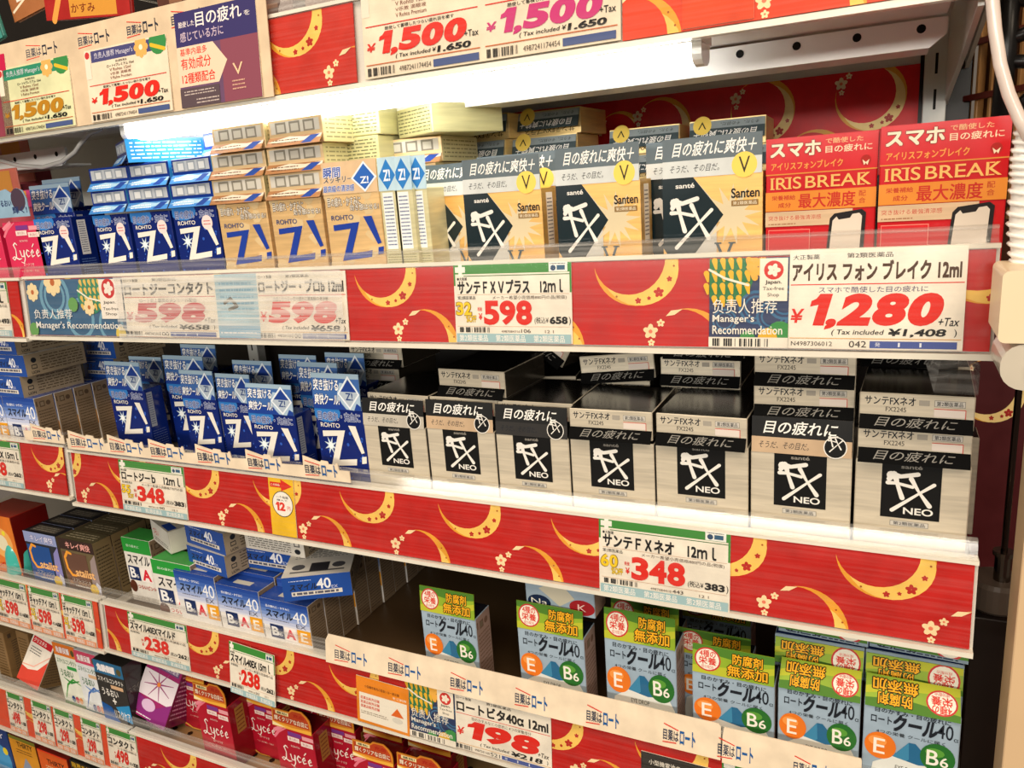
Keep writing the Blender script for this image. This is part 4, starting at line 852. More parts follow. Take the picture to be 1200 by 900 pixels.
carton('cool_flat', .1165, .178, .05, '#93a7b8', ce, header=Art(.115, .034).sub(cool_header(.115, .034), 0, 0, 1, 1, turn=True), hdr_h=.034, hz=.013, hdr_col='#8fae2e', mode='fold', sides={'+z': '#1c2c5c*g', '+x': '#a08878'})
carton('cool_up', .1165, .05, .15, '#9db1c2', Art(.1165, .15).ell(.2, .14, .17, None, '#1c2c4c*g', 22).text('Na', .08, .09, .32, .2, '#f0ece2*i').ell(.82, .16, .18, None, '#a8242c*g', 22).text('K', .76, .1, .88, .22, '#f0c8c0*i').poly([(.2, .4), (.5, .12), (.72, .3), (.5, .6)], '#cfc9b4*i').lines(.05, .01, .7, .05, 1, '#3a4a5a*i'), sides={'+x': '#b8988a'})
carton('smile', .1115, .045, .140, '#e3e0dc', smile_front(.1115, .14), right=side_print(.045, .14), top=Art(.1115, .045).rect(0, 0, 1, 1, '#24489c*g').rect(.3, .3, .7, .6, '#c8c4b8*i'), sides={'+x': '#8f7a62', '-x': '#8f7a62'})
carton('smile_green', .1115, .05, .150, '#e8e4dc', smile_front(.1115, .15, 'green'), right=side_print(.05, .15), sides={'+x': '#8f7a62', '+z': '#3c9a44'})
se = Art(.1115, .05).rect(0, 0, 1, 1, '#2450a4*g'); se.text('スマイル', .10, .42, .50, .68, INK, .03, slant=.1).text('40', .50, .42, .70, .84, '#f0f2f8*i', .02).text('EX', .71, .40, .80, .52, '#d0d8ec*i').rect(.12, .18, .86, .36, '#e2dcd0*i').lines(.14, .2, .84, .34, 1, '#5a5a6a*i', .7).lines(.1, .78, .44, .86, 1, '#d0d8ec*i')
sr = Art(.14, .05).rect(0, 0, 1, 1, '#a8977e').ell(.14, .7, .045, None, INK, 10).rect(.09, .3, .18, .5, INK).rect(.10, .34, .17, .46, '#a8977e*i').text('LION', .08, .08, .2, .2, INK, .02).lines(.25, .12, .95, .9, 6, '#5a4c3c*i')
st = Art(.1115, .14).rect(0, 0, 1, 1, '#d8d4cc').rect(.1, .1, .9, .14, '#5a5a5a*i').poly([(.38, .12), (.66, .12), (.66, .36), (.38, .36)], '#2a2a30*i').ell(.2, .26, .1, None, '#4a4a50*i', 12).ell(.8, .26, .1, None, '#4a4a50*i', 12).lines(.1, .5, .9, .9, 8, '#6a6a6a*i')
carton('smile_flat', .1115, .14, .047, '#dcd6cc', se, right=sr, top=st, sides={'-x': '#a8977e'})
sw = Art(.1115, .047).rect(0, 0, 1, 1, '#ded9cf').lines(.06, .1, .78, .92, 8, '#4a4640*i').text('LION', .82, .78, .95, .9, INK, .02).rect(.84, .44, .93, .64, INK).rect(.855, .48, .915, .60, '#ded9cf*i').ell(.885, .22, .05, None, INK, 10)
carton('smile_flat_white', .1115, .14, .047, '#dcd6cc', sw, right=sr, sides={'+x': '#a8977e'})
sf = Art(.12, .05).rect(0, 0, 1, 1, '#d8d4cc').text('つらい', .1, .4, .4, .7, '#c83030*i', .01).lines(.1, .1, .9, .3, 2, '#4a4640*i')
carton('smile_green_flat', .1115, .14, .05, '#dcd8cc', sf, top=Art(.1115, .14).rect(0, 0, 1, 1, '#cfcabc').rect(.3, .2, .75, .5, '#e09a2a*i').poly([(.5, .6), (.6, .75), (.4, .75)], '#c83030*i').lines(.1, .55, .9, .95, 6, '#6a6458*i').rect(.55, .02, .95, .15, '#24489c*i'))
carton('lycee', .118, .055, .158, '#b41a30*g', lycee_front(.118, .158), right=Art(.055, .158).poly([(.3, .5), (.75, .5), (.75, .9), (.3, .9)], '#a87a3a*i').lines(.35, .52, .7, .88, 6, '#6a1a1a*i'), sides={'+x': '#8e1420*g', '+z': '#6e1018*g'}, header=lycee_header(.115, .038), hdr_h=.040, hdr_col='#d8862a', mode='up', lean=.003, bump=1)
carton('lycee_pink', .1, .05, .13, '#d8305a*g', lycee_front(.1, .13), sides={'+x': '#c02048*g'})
carton('cat_blue', .118, .045, .150, '#2a2c36', cat_front(.118, .15), top=Art(.118, .045).rect(0, 0, 1, 1, '#14161c').rect(.1, .2, .88, .8, '#4a4640*i').lines(.15, .25, .8, .75, 3, '#8a8478*i'), sides={'+z': '#14161c*g', '+x': '#6a5a44'})
carton('cat_brown', .118, .045, .150, '#6a5c40', cat_front(.118, .15, False), right=Art(.045, .15).rect(0, 0, 1, 1, '#7a6848').lines(.1, .1, .9, .9, 14, '#3a3226*i'), top=Art(.118, .045).rect(0, 0, 1, 1, '#4a4430').lines(.1, .2, .9, .8, 3, '#9a9078*i'), sides={'+z': '#3a3628*g'})
for c in ('green', 'blue', 'black', 'maroon'):
    carton('contact_' + c, .098, .05, .165, {'green': '#dcdccc', 'blue': '#d8dce0', 'black': '#23211f', 'maroon': '#3a1a1c'}[c], contact_front(.098, .165, c), sides={'+x': '#2a2522*g' if c in ('black', 'maroon') else '#a89c80'}, right=Art(.05, .165).text('Tower' if 0 else 'スマイル', .1, .6, .9, .68, '#7a7670*i') if c == 'black' else None)
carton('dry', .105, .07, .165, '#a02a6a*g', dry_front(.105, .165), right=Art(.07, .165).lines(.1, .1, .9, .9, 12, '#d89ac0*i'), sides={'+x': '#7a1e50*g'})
mt = Art(.1, .165).rect(0, 0, 1, 1, '#ece4d8').text('マイティア', .1, .84, .75, .92, INK, .02, slant=.2).text('CL', .2, .74, .45, .81, INK, .01).rect(.05, .60, .95, .70, '#c8202c*i').text('クリスタル', .1, .62, .7, .68, '#f0e4dc*i', .02).lines(.1, .44, .6, .56, 3, '#5a5a5a*i').poly([(0, 0), (1, 0), (1, .45), (.7, .26), (.3, .2), (0, .22)], '#dc4a3a*g').stroke([(0, .24), (.5, .28), (1, .52)], .03, '#f0b0a0*i', False)
carton('mytear', .1, .07, .165, '#e6ded0', mt, sides={'+x': '#8a6e46'}, right=side_print(.07, .165))
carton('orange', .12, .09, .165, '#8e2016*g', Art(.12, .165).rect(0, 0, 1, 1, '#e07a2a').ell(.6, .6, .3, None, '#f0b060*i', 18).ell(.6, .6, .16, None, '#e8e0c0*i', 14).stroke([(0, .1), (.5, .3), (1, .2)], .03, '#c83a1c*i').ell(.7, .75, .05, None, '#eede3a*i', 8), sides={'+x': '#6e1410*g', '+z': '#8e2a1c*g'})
yb = Art(.115, .15).rect(0, 0, 1, 1, '#d8921e').text('THIRTY', .28, .80, .85, .90, '#3a2a14*i', .03).rect(0, .93, 1, 1, '#7a7a2a*i').poly([(.1, .1), (.5, .6), (.9, .2), (.9, 0), (.1, 0)], '#8a96b0*i').lines(.2, .66, .8, .76, 2, '#5a3a1c*i')
yb2 = Art(.115, .15).rect(0, 0, 1, 1, '#e0601e').text('THIRTY', .28, .74, .85, .84, '#3a2014*i', .03).rect(0, .97, 1, 1, '#e83a1c*i').poly([(.1, .1), (.5, .55), (.9, .2), (.9, 0), (.1, 0)], '#e8a84a*i').lines(.2, .6, .8, .7, 2, '#f0d8a8*i')
bb = Art(.115, .15).rect(0, 0, 1, 1, '#23221c').text('限界を超えた', .06, .86, .95, .97, '#e0b02a*i', .02).text('疲れ目に', .1, .74, .6, .82, '#d8d4c8*i', .02).rect(0, .0, 1, .68, '#6a7028*i').lines(.1, .3, .9, .6, 4, '#d8d4a8*i')
bl = Art(.115, .15).rect(0, 0, 1, 1, '#1f3c7c').text('アイ', .3, .8, .8, .9, '#e8e8f0*i', .02).ell(.5, .35, .4, None, '#4a9ad0*i', 18).ell(.75, .55, .1, None, '#e8d02a*i', 10)
for nm, a_, c_ in (('thirty', yb, '#6a2416'), ('thirty_orange', yb2, '#7a1e14'), ('limit', bb, '#23221c'), ('low_blue', bl, '#1c3468')): carton(nm, .115, .10, .15, c_, a_)
carton('brown_side', .05, .14, .15, '#8a6c46', Art(.05, .15).lines(.15, .1, .85, .9, 14, '#5a4428*i'), sides={'+x': '#8a6c46', '-x': '#3a2c20'}, right=side_print(.14, .15))
carton('iris', .130, .06, .160, '#c4161e*g', iris_front(.13, .16), sides={'+x': '#8e1014*g'})

BOARD = {'one': -.123, 'two': -.492, 'three': -.845, 'four': -1.178, 'L one': -.13, 'L two': -.505, 'L three': -.845, 'L four': -1.178, 'L five': -1.49}
def new(kind):
    p = PROTO[kind]
    if p['used'] is None: p['used'] = p['build'](); return p['used']
    return dup(p['used'])
def stand(kind, row, u0, vt, u1, D, label, group, yaw=0.0, cat='eye drop box', fixz=None, name=None):
    """carton standing on a shelf: its front top edge runs from column u0 to u1 at about row vt, front at depth D"""
    p = PROTO[kind]; o = new(kind); zb = BOARD[row]; zt = at(u0, vt, D)[2]
    x0, x1 = px_x(u0, D, zt), px_x(u1, D, zt)
    kx = 1.0 if yaw else max(.8, min(1.2, (x1 - x0) / p['w'])); kz = max(.85, min(1.15, (zt - zb) / p['h'])) if fixz is None else fixz
    o.location = W((x0 + x1) / 2, D, zb + .0012); o.scale = (kx, 1, kz); o.rotation_euler.z = math.radians(yaw)
    return tag(o, label, cat, group)
def lay(kind, x, D, z, label, group, yaw=0.0, kx=1.0, roll=0.0, cat='eye drop box', pitch=0.0):
    o = new(kind); o.location = W(x, D, z + PROTO[kind].get('lift', 0)); o.scale = (kx, 1, 1); o.rotation_euler = (math.radians(pitch), math.radians(roll), math.radians(yaw))
    return tag(o, label, cat, group)
# ------------------------------------------------------------------ goods, shelf by shelf
def stand_x(kind, row, x, D, label, group, kx=1.0, kz=1.0, yaw=0.0, roll=0.0, cat='eye drop box', z=None):
    o = new(kind); o.location = W(x, D, (BOARD[row] if z is None else z) + .0012); o.scale = (kx, 1, kz); o.rotation_euler = (0, math.radians(roll), math.radians(yaw))
    return tag(o, label, cat, group)
def lay_u(kind, u0, u1, D, z, label, group, kxlim=(.75, 1.35), **k):
    x0, x1 = px_x(u0, D, z + .02), px_x(u1, D, z + .02)
    return lay(kind, (x0 + x1) / 2, D, z, label, group, kx=max(kxlim[0], min(kxlim[1], (x1 - x0) / PROTO[kind]['w'])), **k)

# second shelf down (lit): gold and black cartons
g = 'gold and black cartons on the lit shelf'
stand('fxv', 'one', 543, 228, 634, 1.0, 'gold carton with black hexagon, front row, second from the gold exclamation cartons', g)
stand('fxv', 'one', 651, 218, 750, 1.0, 'gold carton with black hexagon above the plain red paper right of the 32 percent tag', g)
stand('fxv', 'one', 776, 210, 894, 1.0, 'gold carton with black hexagon beside the red phone carton', g)
stand('fxv', 'one', 489, 232, 572, 1.057, 'gold and black carton half hidden, nearest the blue diamond cards', g)
stand('fxv', 'one', 560, 224, 655, 1.057, 'gold and black carton seen as a sliver with a yellow badge behind its neighbours', g)
stand('fxv', 'one', 757, 211, 868, 1.057, 'gold and black carton peeking out left behind the one beside the red phone carton', g)
stand('iris', 'one', 898, 165, 1030, 1.0, 'red carton with white phone picture, touching the gold carton', 'red phone cartons on the lit shelf')
stand('iris', 'one', 1033, 150, 1187, .992, 'red carton with phone picture at the right end of the lit shelf', 'red phone cartons on the lit shelf')
g = 'gold and black cartons lying flat at the back'
for cx, D, n, nm in ((564, 1.30, 3, 'left'), (645, 1.34, 3, 'second'), (760, 1.38, 2, 'third'), (856, 1.38, 2, 'right')):
    x = px_x(cx, D, .03)
    stand_x('fxv', 'one', x, D + .01, 'gold carton standing hidden under the ' + nm + ' upside-down stack', g, kz=.97)
    for k in range(n):
        lay('fxv_flat', x + (.004, -.003, .002)[k], D - .012 * (k % 2), .0025 + .0438 * k, 'gold carton lying upside down, ' + ('bottom', 'second layer', 'third layer')[k] + ' of the ' + nm + ' stack at the back', g, yaw=(-1, 2, -2)[k])
# gold and blue exclamation cartons
g = 'gold cartons with blue exclamation mark'
stand('z_gold', 'one', 254, 241, 311, 1.0, 'gold carton with blue Z, beside the blue cartons', g)
stand('z_gold', 'one', 315, 235, 375, 1.0, 'gold carton with blue Z, middle of the three', g)
stand('z_gold_card', 'one', 379, 229, 444, 1.0, 'gold carton with blue Z and an upright header card with blue diamond', g)
for i, (u0, u1, D) in enumerate(((446, 464, 1.0), (464.5, 481, 1.0), (482, 497, 1.008))):
    stand('z_gold_edge', 'one', u0, 224 - i, u1, D, ('pale gold carton turned edge-on, next to the gold Z cartons', 'pale gold carton turned edge-on, middle of three with blue diamonds', 'pale gold carton turned edge-on, next to the black hexagon carton')[i], g)
g = 'gold cartons lying flat in two piles'
for c, (u0, u1) in enumerate(((248, 311), (314, 379))):
    for k in range(3):
        lay_u('z_gold_flat', u0, u1, 1.004 + .006 * (k % 2), .0125 + .0405 * k, 'silver-gold carton lying flat, ' + ('bottom', 'middle', 'top')[k] + ' of the pile ' + ('next to the blue cartons', 'nearest the pale gold boxes')[c], g, yaw=(-1.5, 1, -2)[k])
g = 'pale gold cartons lying behind the diamond cards'
stand_x('z_gold', 'one', px_x(412, 1.08, .05), 1.07, 'gold carton standing unseen under the pale flat boxes', g)
for k in range(3):
    lay_u('pale_flat', 380, 444, 1.075, .0125 + .0445 * k, 'pale gold box lying flat with tiny print, ' + ('lowest, behind the header card', 'middle one', 'topmost under the lamp')[k], g)
stand_x('z_gold', 'one', px_x(480, 1.12, .05), 1.12, 'gold carton standing unseen behind the diamond cards', g)
lay_u('z_gold_flat', 447, 512, 1.115, .0125, 'gold box lying flat right behind the three blue diamond cards', g)
lay_u('z_gold_flat', 450, 517, 1.12, .0535, 'gold box lying flat, second above the diamond cards, near the lamp', g, yaw=3)
lay_u('pale_flat', 452, 520, 1.10, .0945, 'pale gold box lying askew on top of its pile, under the lamp', g, yaw=-28)
g = 'blue cartons on the lit shelf'
stand('z_blue', 'one', 39, 258, 82, 1.0, 'blue carton with white Z showing its printed side, next to the pink carton', g)
stand('z_blue', 'one', 108, 254, 148, 1.0, 'blue carton with white Z, second from the pink carton', g)
stand('z_blue', 'one', 152, 251, 198, 1.0, 'blue carton with white Z, third from the pink carton', g)
stand('z_blue', 'one', 201, 245, 252, 1.0, 'blue carton with white Z, touching the gold ones', g)
stand('z_blue_tall', 'one', 38, 252, 88, 1.055, 'blue carton whose header card stands up above the blue front row', g)
stand('z_blue_tall', 'one', 52, 236, 98, 1.13, 'blue carton with header card, farthest back above the pink carton', g)
for c, (u0, u1) in enumerate(((107, 150), (152, 198), (201, 249))):
    for k in range(2):
        lay_u('z_blue_flat', u0, u1, 1.004 + .005 * k, .0125 + .0405 * k, 'blue carton lying flat, ' + ('lower', 'upper')[k] + ' of the ' + ('pile nearest the pink carton', 'middle pile', 'pile touching the gold piles')[c], g, yaw=(-2, 3, 1)[(c + k) % 3])
lay('z_blue_flat', -1.262, 1.015, .0945, 'bright blue carton lying askew on top of all the blue ones', g, yaw=-30)
lay('z_blue_flat', -1.06, 1.06, .0945, 'blue carton lying on the pile right behind the askew one, under the lamp end', g, yaw=-8)
stand('lycee_pink', 'L one', 2, 262, 44, 1.0, 'pink carton with white script in the left bay', 'pink cartons in the left bay')
stand('lycee_pink', 'L one', -44, 270, -1, 1.0, 'pink-red carton cut off by the left edge', 'pink cartons in the left bay')
hb = MB(); x0, _, z0 = at(0, 256, .995); x1 = at(37, 256, .995)[0]; w_, h_ = (x1 - x0), .055
o_ = Vector((x0, .993, z0)); pts = [(0, 0), (1, 0), (1, .6), (.93, .9), (.75, 1), (.55, .85), (.4, 1), (.2, .95), (.02, .75)]; P = [o_ + Vector((w_ * a, 0, h_ * b)) for a, b in pts]
hb.add(P + [p + Vector((0, .0015, 0)) for p in P], [tuple(range(9)), tuple(range(17, 8, -1))] + [(i, i + 9, (i + 1) % 9 + 9, (i + 1) % 9) for i in range(9)], '#8fb0c8')
hb.art(Art(w_, h_).ell(.74, .6, .22, None, '#4a3a4a*i', 16, False).text('うるおい', .05, .4, .5, .62, '#2a3a6a*i', .02).text('輝く!', .5, .12, .95, .36, '#2a3a6a*i', .02), o_, (w_, 0, 0), (0, 0, h_), (0, -1, 0))
tag(fixed(hb, 'header_card'), 'wavy pale blue header card above the pink carton', 'card', 'loose header cards')
for px, py, D, w_, h_, c, lb in ((2, 246, 1.10, .16, .085, '#e07a66', 'salmon card leaning behind the wavy header card'), (22, 244, 1.06, .10, .035, '#e04a8a', 'pink card leaning behind the pink carton'), (10, 215, 1.2, .2, .10, '#dd8a78', 'pale salmon card farthest back in the left bay')):
    x, _, z = at(px, py, D); b = MB(); b.box(-w_ / 2, 0, 0, w_ / 2, .004, h_, c); b.art(Art(w_, h_).rect(.5, .3, .85, .95, '#e8a04a*i').lines(.1, .3, .45, .8, 3, '#f4e4dc*i'), (-w_ / 2, 0, 0), (w_, 0, 0), (0, 0, h_), (0, -1, 0))
    s_ = z - (-.13); b2 = MB(); b.box(-w_ / 2 + .01, .005, -s_ + .002, w_ / 2 - .01, .05, h_ * .6, '#b8505a')
    o = b.obj('leaning_card'); o.location = W(x, D, z); tag(o, lb, 'card', 'loose header cards')

# third shelf: silver cartons
g = 'silver cartons in the front row'
V = ((426, 497, 498, 'neo', 'first silver carton, next to the small blue ones'), (500, 501, 579, 'neo_warm', 'second silver carton, its header lower strip cream'), (581, 508, 666, 'neo_dark', 'third silver carton, with an all-black header'),
     (668, 514, 766, 'neo_bare', 'fourth silver carton, with a flat one lying on it'), (768, 518, 877, 'neo_bare', 'fifth silver carton, above the 348 tag end, a flat one on it'),
     (880, 528, 999, 'neo_warm', 'sixth silver carton, with copper-toned header and round badge'), (1003, 538, 1139, 'neo_bare', 'last silver carton at the right end, two flat ones on it'))
xc = []
for u0, vt, u1, kd, lb in V:
    o = stand(kd, 'two', u0, vt, u1, 1.0, lb, g); xc.append(o.location.x / S)
ordn = ('first', 'second', 'third', 'fourth', 'fifth', 'sixth', 'last')
for i, x in enumerate(xc):
    stand_x('neo_bare', 'two', x, 1.055, 'black-lidded silver carton right behind the ' + ordn[i] + ' front one', 'silver cartons in the second row')
stand_x('neo_bare', 'two', .052, 1.115, 'silver carton whose edge shows right of the last front one', 'silver cartons in the second row')
g = 'silver cartons lying flat on the front row'; zt = -.492 + .137 + .002
def nf(i, D, k, lb, dx=0, yaw=0, roll=0, z=None): return lay('neo_flat', (xc[i] + dx) * (1 if D < 1.03 else D), D, zt + .0425 * k if z is None else z, lb, g, yaw=yaw, roll=roll)
nf(0, 1.018, 0, 'flat black-topped carton behind the header of the first silver one', yaw=-2)
nf(1, 1.018, 0, 'flat carton behind the cream-striped header, under another', yaw=1)
nf(1, 1.03, 1, 'flat carton on the second pile, its white end reading clearly', dx=.028, yaw=-3)
nf(2, 1.018, 0, 'flat black-topped carton behind the all-black header', yaw=1)
nf(3, 1.0, 0, 'flat carton with white end lying on the fourth silver one', yaw=1)
nf(4, 1.0, 0, 'flat carton with white end lying on the fifth silver one', yaw=-1)
for k in range(3): nf(5, 1.022, k, 'flat carton, ' + ('lowest', 'middle', 'topmost')[k] + ' of three behind the copper-toned header', yaw=(0, 2, -1)[k])
for k in range(2): nf(6, 1.0, k, 'flat carton, ' + ('lower', 'upper')[k] + ' of two on the last silver one', yaw=(0, -2)[k])
g = 'silver cartons lying loose in the dark'
nf(0, 1.19, 1, 'flat carton with dim header, deep behind the first silver one', dx=-.03, z=zt)
nf(0, 1.19, 2, 'dim flat carton on top, deep behind the first silver one', dx=-.02, z=zt + .0425)
lay('neo_flat', -.655, 1.24, zt + .0, 'grey carton lying turned, its long side showing in the dark', g, yaw=-38)
nf(4, 1.16, 0, 'dim flat carton, lower of the pile behind the fifth', dx=.0, z=zt)
nf(4, 1.16, 1, 'dim flat carton, middle of the pile behind the fifth', dx=.0, z=zt + .0425)
nf(4, 1.16, 2, 'dim flat carton, upper of the pile behind the fifth, touching the shelf shadow', dx=.005, z=zt + .085)
lay('neo_flat', -.40, 1.165, zt, 'dim flat carton supporting the tilted one between two piles', g, yaw=4)
lay('neo_flat', -.385, 1.15, zt + .047, 'flat carton tilted up, lying alone between two piles', g, roll=-5, yaw=2)
lay('neo_flat', -.53, 1.17, zt + .0, 'dim flat carton under the steeply slanting one', g, yaw=10)
lay('neo_flat', -.545, 1.19, zt + .088, 'carton slanting steeply down, above the third silver one', g, roll=32, yaw=-12)
nf(6, 1.15, 0, 'dark flat carton deep behind the last silver pile', z=zt); nf(6, 1.15, 1, 'dark flat carton, second layer deep behind the last silver pile', z=zt + .0425); nf(6, 1.15, 2, 'dark flat carton, top layer deep behind the last silver pile', dx=-.012, z=zt + .085)
# clear film bag corner over the last pile
f_ = MB(); f_.add([(.052, 1.01, -.268), (.097, 1.005, -.268), (.094, 1.10, -.235), (.03, 1.12, -.20), (.097, 1.003, -.232), (.06, 1.03, -.225)], [(0, 1, 2, 3), (1, 4, 2), (0, 5, 3), (4, 5, 3, 2)], 'clear_film')
tag(fixed(f_, 'clear_film_wrap'), 'crumpled clear film wrap on the last silver pile', 'film')
# small blue cartons
g = 'small blue cartons on the third shelf'
for u0, vt, u1, D, lb, yaw in ((127, 455, 168, 1.05, 'blue carton standing alone, its pale header card shining', 0), (155, 446, 193, 1.14, 'blue carton with tan header card behind the lone shining one', 0),
                               (195, 449, 242, 1.10, 'blue carton behind, second cluster, left half visible', 0), (214, 466, 253, 1.04, 'blue carton in front, second cluster, narrow', 0),
                               (256, 470, 296, 1.045, 'blue carton left of the one showing its side', 0), (291, 483, 345, 1.0, 'blue carton showing its printed side, before the die-cut strip end', 0), (368, 476, 424, 1.0, 'blue carton touching the first silver carton', 0),
                               (276, 455, 322, 1.11, 'blue carton in the middle rank behind the side-showing one', 0), (352, 462, 399, 1.07, 'blue carton in the middle rank behind the one touching silver', 0),
                               (330, 448, 374, 1.17, 'blue carton deep in the dark between two clusters', 0), (384, 449, 430, 1.15, 'blue carton deepest beside the silver pile', 0), (215, 432, 256, 1.24, 'blue carton deepest behind the second cluster', 0)):
    stand('z_blue_tall', 'two', u0, vt, u1, D, lb, g, yaw=yaw)
# left bay: blue and white cartons
g = 'blue and white cartons in the left bay'
X0 = -1.66 - .0557
for k in range(4): stand_x('smile', 'L two', X0, 1.0 + .0465 * k, ('front blue and white carton under the flat three', 'second brown-sided carton in the left bay file', 'third brown-sided carton in the left bay file', 'fourth, rearmost brown-sided carton in the left bay file')[k], g)
stand_x('smile', 'L two', X0 - .113, 1.0, 'blue and white carton cut off by the left edge beside the file', g)
for k, dx in enumerate((-.027, -.001, -.018)): lay('smile_flat', X0 + dx, 1.0, -.3635 + .048 * k, 'long brown-sided carton lying flat, ' + ('bottom', 'middle', 'top')[k] + ' of three in the left bay', g, yaw=(-2, 0, -1)[k])
lay('smile_flat', X0 + .03, 1.185, -.3635, 'dim flat carton behind the three, lower', g); lay('smile_flat', X0 + .042, 1.185, -.3155, 'dim flat carton behind the three, upper', g)
stand_x('smile', 'L two', X0 + .03, 1.19, 'dim carton standing under the rear flat pair', g); 

# fourth shelf, left bay
g = 'eyewash cartons in the left bay'
for k in range(4):
    stand('cat_blue', 'L three', 25, 620, 64, 1.0, '', g) if False else None
    xb, xn = px_x(44.5, 1.0, -.69), px_x(86, 1.0, -.69)
    nm = ('front', 'second', 'third', 'rearmost')[k]
    stand_x('cat_blue', 'L three', xb, 1.0 + .047 * k, nm + ' carton with orange crescent on blue, beside the teal bottle', g)
    stand_x('cat_brown', 'L three', xn + .002, 1.0 + .047 * k, nm + ' carton with orange crescent on brown, right-hand file', g)
# teal bottle
bt = MB(); x, _, z = at(22, 668, 1.0); zb = BOARD['L three'] + .001; cx = x - .008
def ring(zz, r): return (zz, r)
prof = [(0, .034), (.006, .038), (.05, .034), (.085, .022), (.09, .015)]
def lathe(mb, cx, cy, zb, prof, spec, n=20):
    vs = [(cx + r * math.cos(2 * math.pi * k / n), cy + r * math.sin(2 * math.pi * k / n), zb + z) for z, r in prof for k in range(n)]
    fs = [(i * n + k, i * n + (k + 1) % n, (i + 1) * n + (k + 1) % n, (i + 1) * n + k) for i in range(len(prof) - 1) for k in range(n)]
    return mb.add(vs, fs + [tuple(range(n))[::-1], tuple((len(prof) - 1) * n + k for k in range(n))], spec)
lathe(bt, cx, 1.02, zb + .03, prof, '#45b8ac*g'); bottle = tag(fixed(bt, 'teal_bottle', shade=True), 'teal plastic bottle with white cap beside the blue crescent cartons', 'bottle')
c_ = MB(); lathe(c_, cx, 1.02, zb + .12, [(0, .017), (.004, .018), (.028, .015), (.032, .009)], '#e8e4dc*g'); c_.obj('cap', bottle)
c_ = MB(); lathe(c_, cx, 1.02, zb, [(0, .03), (.03, .034)], '#1f6a60*g'); c_.obj('foot', bottle)
stand('orange', 'L three', -28, 600, 11, .995, 'orange carton with dark red side at the left edge', 'orange cartons')
# fourth shelf, right bay: blue and white cartons
g = 'blue and white cartons on the fourth shelf'
stand('smile_green', 'three', 145, 630, 170, 1.04, 'green-topped white carton, farther one', g)
stand('smile_green', 'three', 176, 655, 222, .99, 'green-topped white carton, nearer one beside the blue-topped', g)
fr = ((203, 668, 250, 'first blue-topped carton beside the green one'), (252, 684, 302, 'middle blue-topped carton of the front three'), (304, 702, 360, 'blue-topped carton at the end, showing its brown side'))
sx = []
for u0, vt, u1, lb in fr: sx.append(stand('smile', 'three', u0, vt, u1, .984, lb, g).location.x / S)
zs = -.845 + .1415
for k in range(1, 10): stand_x('smile', 'three', sx[2] + .002 * (k % 2), .984 + .0462 * k, ('second', 'third', 'fourth', 'fifth', 'sixth', 'seventh', 'eighth', 'ninth', 'rearmost')[k - 1] + ' brown-sided carton in the file leading into the gap', g, kz=.97)
for i in (0, 1):
    for k in (1, 2): stand_x('smile', 'three', sx[i], .984 + .0462 * k, 'blue-topped carton ' + ('one', 'two')[k - 1] + ' deep behind the ' + ('first', 'middle')[i] + ' front one', g, kz=.97)
lay_u('smile_flat', 217, 269, 1.0, zs, 'flat blue carton, lower of the pair on the first blue-topped', g, yaw=-8)
lay_u('smile_flat', 212, 269, 1.005, zs + .048, 'flat blue carton, upper of the pair on the first blue-topped', g, yaw=-10)
lay_u('smile_flat', 284, 352, 1.045, zs, 'flat blue carton under the white printed one', g, yaw=2)
lay_u('smile_flat_white', 282, 362, 1.035, zs + .048, 'flat carton with white printed side up on the pile, by the cut strip', g, yaw=0)
lay_u('smile_flat', 341, 404, .986, zs + .001, 'flat blue carton turned askew over the brown-sided file', g, yaw=30, kxlim=(1, 1.25))
lay('smile_green_flat', -1.385, 1.035, -.845 + .155, 'white carton with orange square lying tilted on the green-topped ones', g, yaw=-22, pitch=0)
# pale blue vitamin cartons
g = 'pale blue vitamin cartons'
for u0, vt, u1, D, kd, lb in ((493, 714, 557, .99, 'cool', 'pale blue vitamin carton standing alone in the gap'), (606, 734, 684, .99, 'cool', 'pale blue vitamin carton beside the gap with another box on its top'), (708, 746, 792, .99, 'cool', 'pale blue vitamin carton, third from the gap'),
                              (794, 762, 880, 1.045, 'cool', 'pale blue vitamin carton mostly hidden behind the fourth'), (811, 785, 908, .985, 'cool', 'pale blue vitamin carton, fourth in front, its header card upright'),
                              (912, 801, 1009, .985, 'cool_slope', 'pale blue vitamin carton with slanting header, second from the right end'), (1013, 821, 1127, .985, 'cool_slope', 'pale blue vitamin carton with slanting header at the right end')):
    stand(kd, 'three', u0, vt, u1, D, lb, g)
stand('cool', 'three', 716, 730, 796, 1.05, 'dim pale blue carton behind the third, header card showing', g)
stand('cool', 'three', 800, 742, 880, 1.16, 'dim pale blue carton deep behind the fourth, only its header showing', g)
o = stand_x('cool_up', 'three', px_x(657, 1.0, -.66), 1.0, 'pale blue carton with dark and red circles, sitting on the second vitamin carton', g, kz=.62, z=-.69); 
o.location.z = W(0, 0, at(616, 713, 1.0)[2] + .004).z
zc = -.845 + .155
for i, (x, n) in enumerate(((-.068, 2), (.050, 2))):
    nm = ('second from the right end', 'right end')[i]
    stand_x('cool', 'three', x * 1.04, 1.045, 'pale blue carton hidden behind the front one at the ' + nm, g, kz=.98)
    for k in range(n):
        lay('cool_flat', x + (.0, .004, -.003)[k], 1.032 + .004 * k, zc + .002 + .0515 * k, 'vitamin carton lying upside down, ' + ('lowest', 'second', 'topmost')[k] + ' of the pile at the ' + nm, g, yaw=(0, -2, 1)[k])

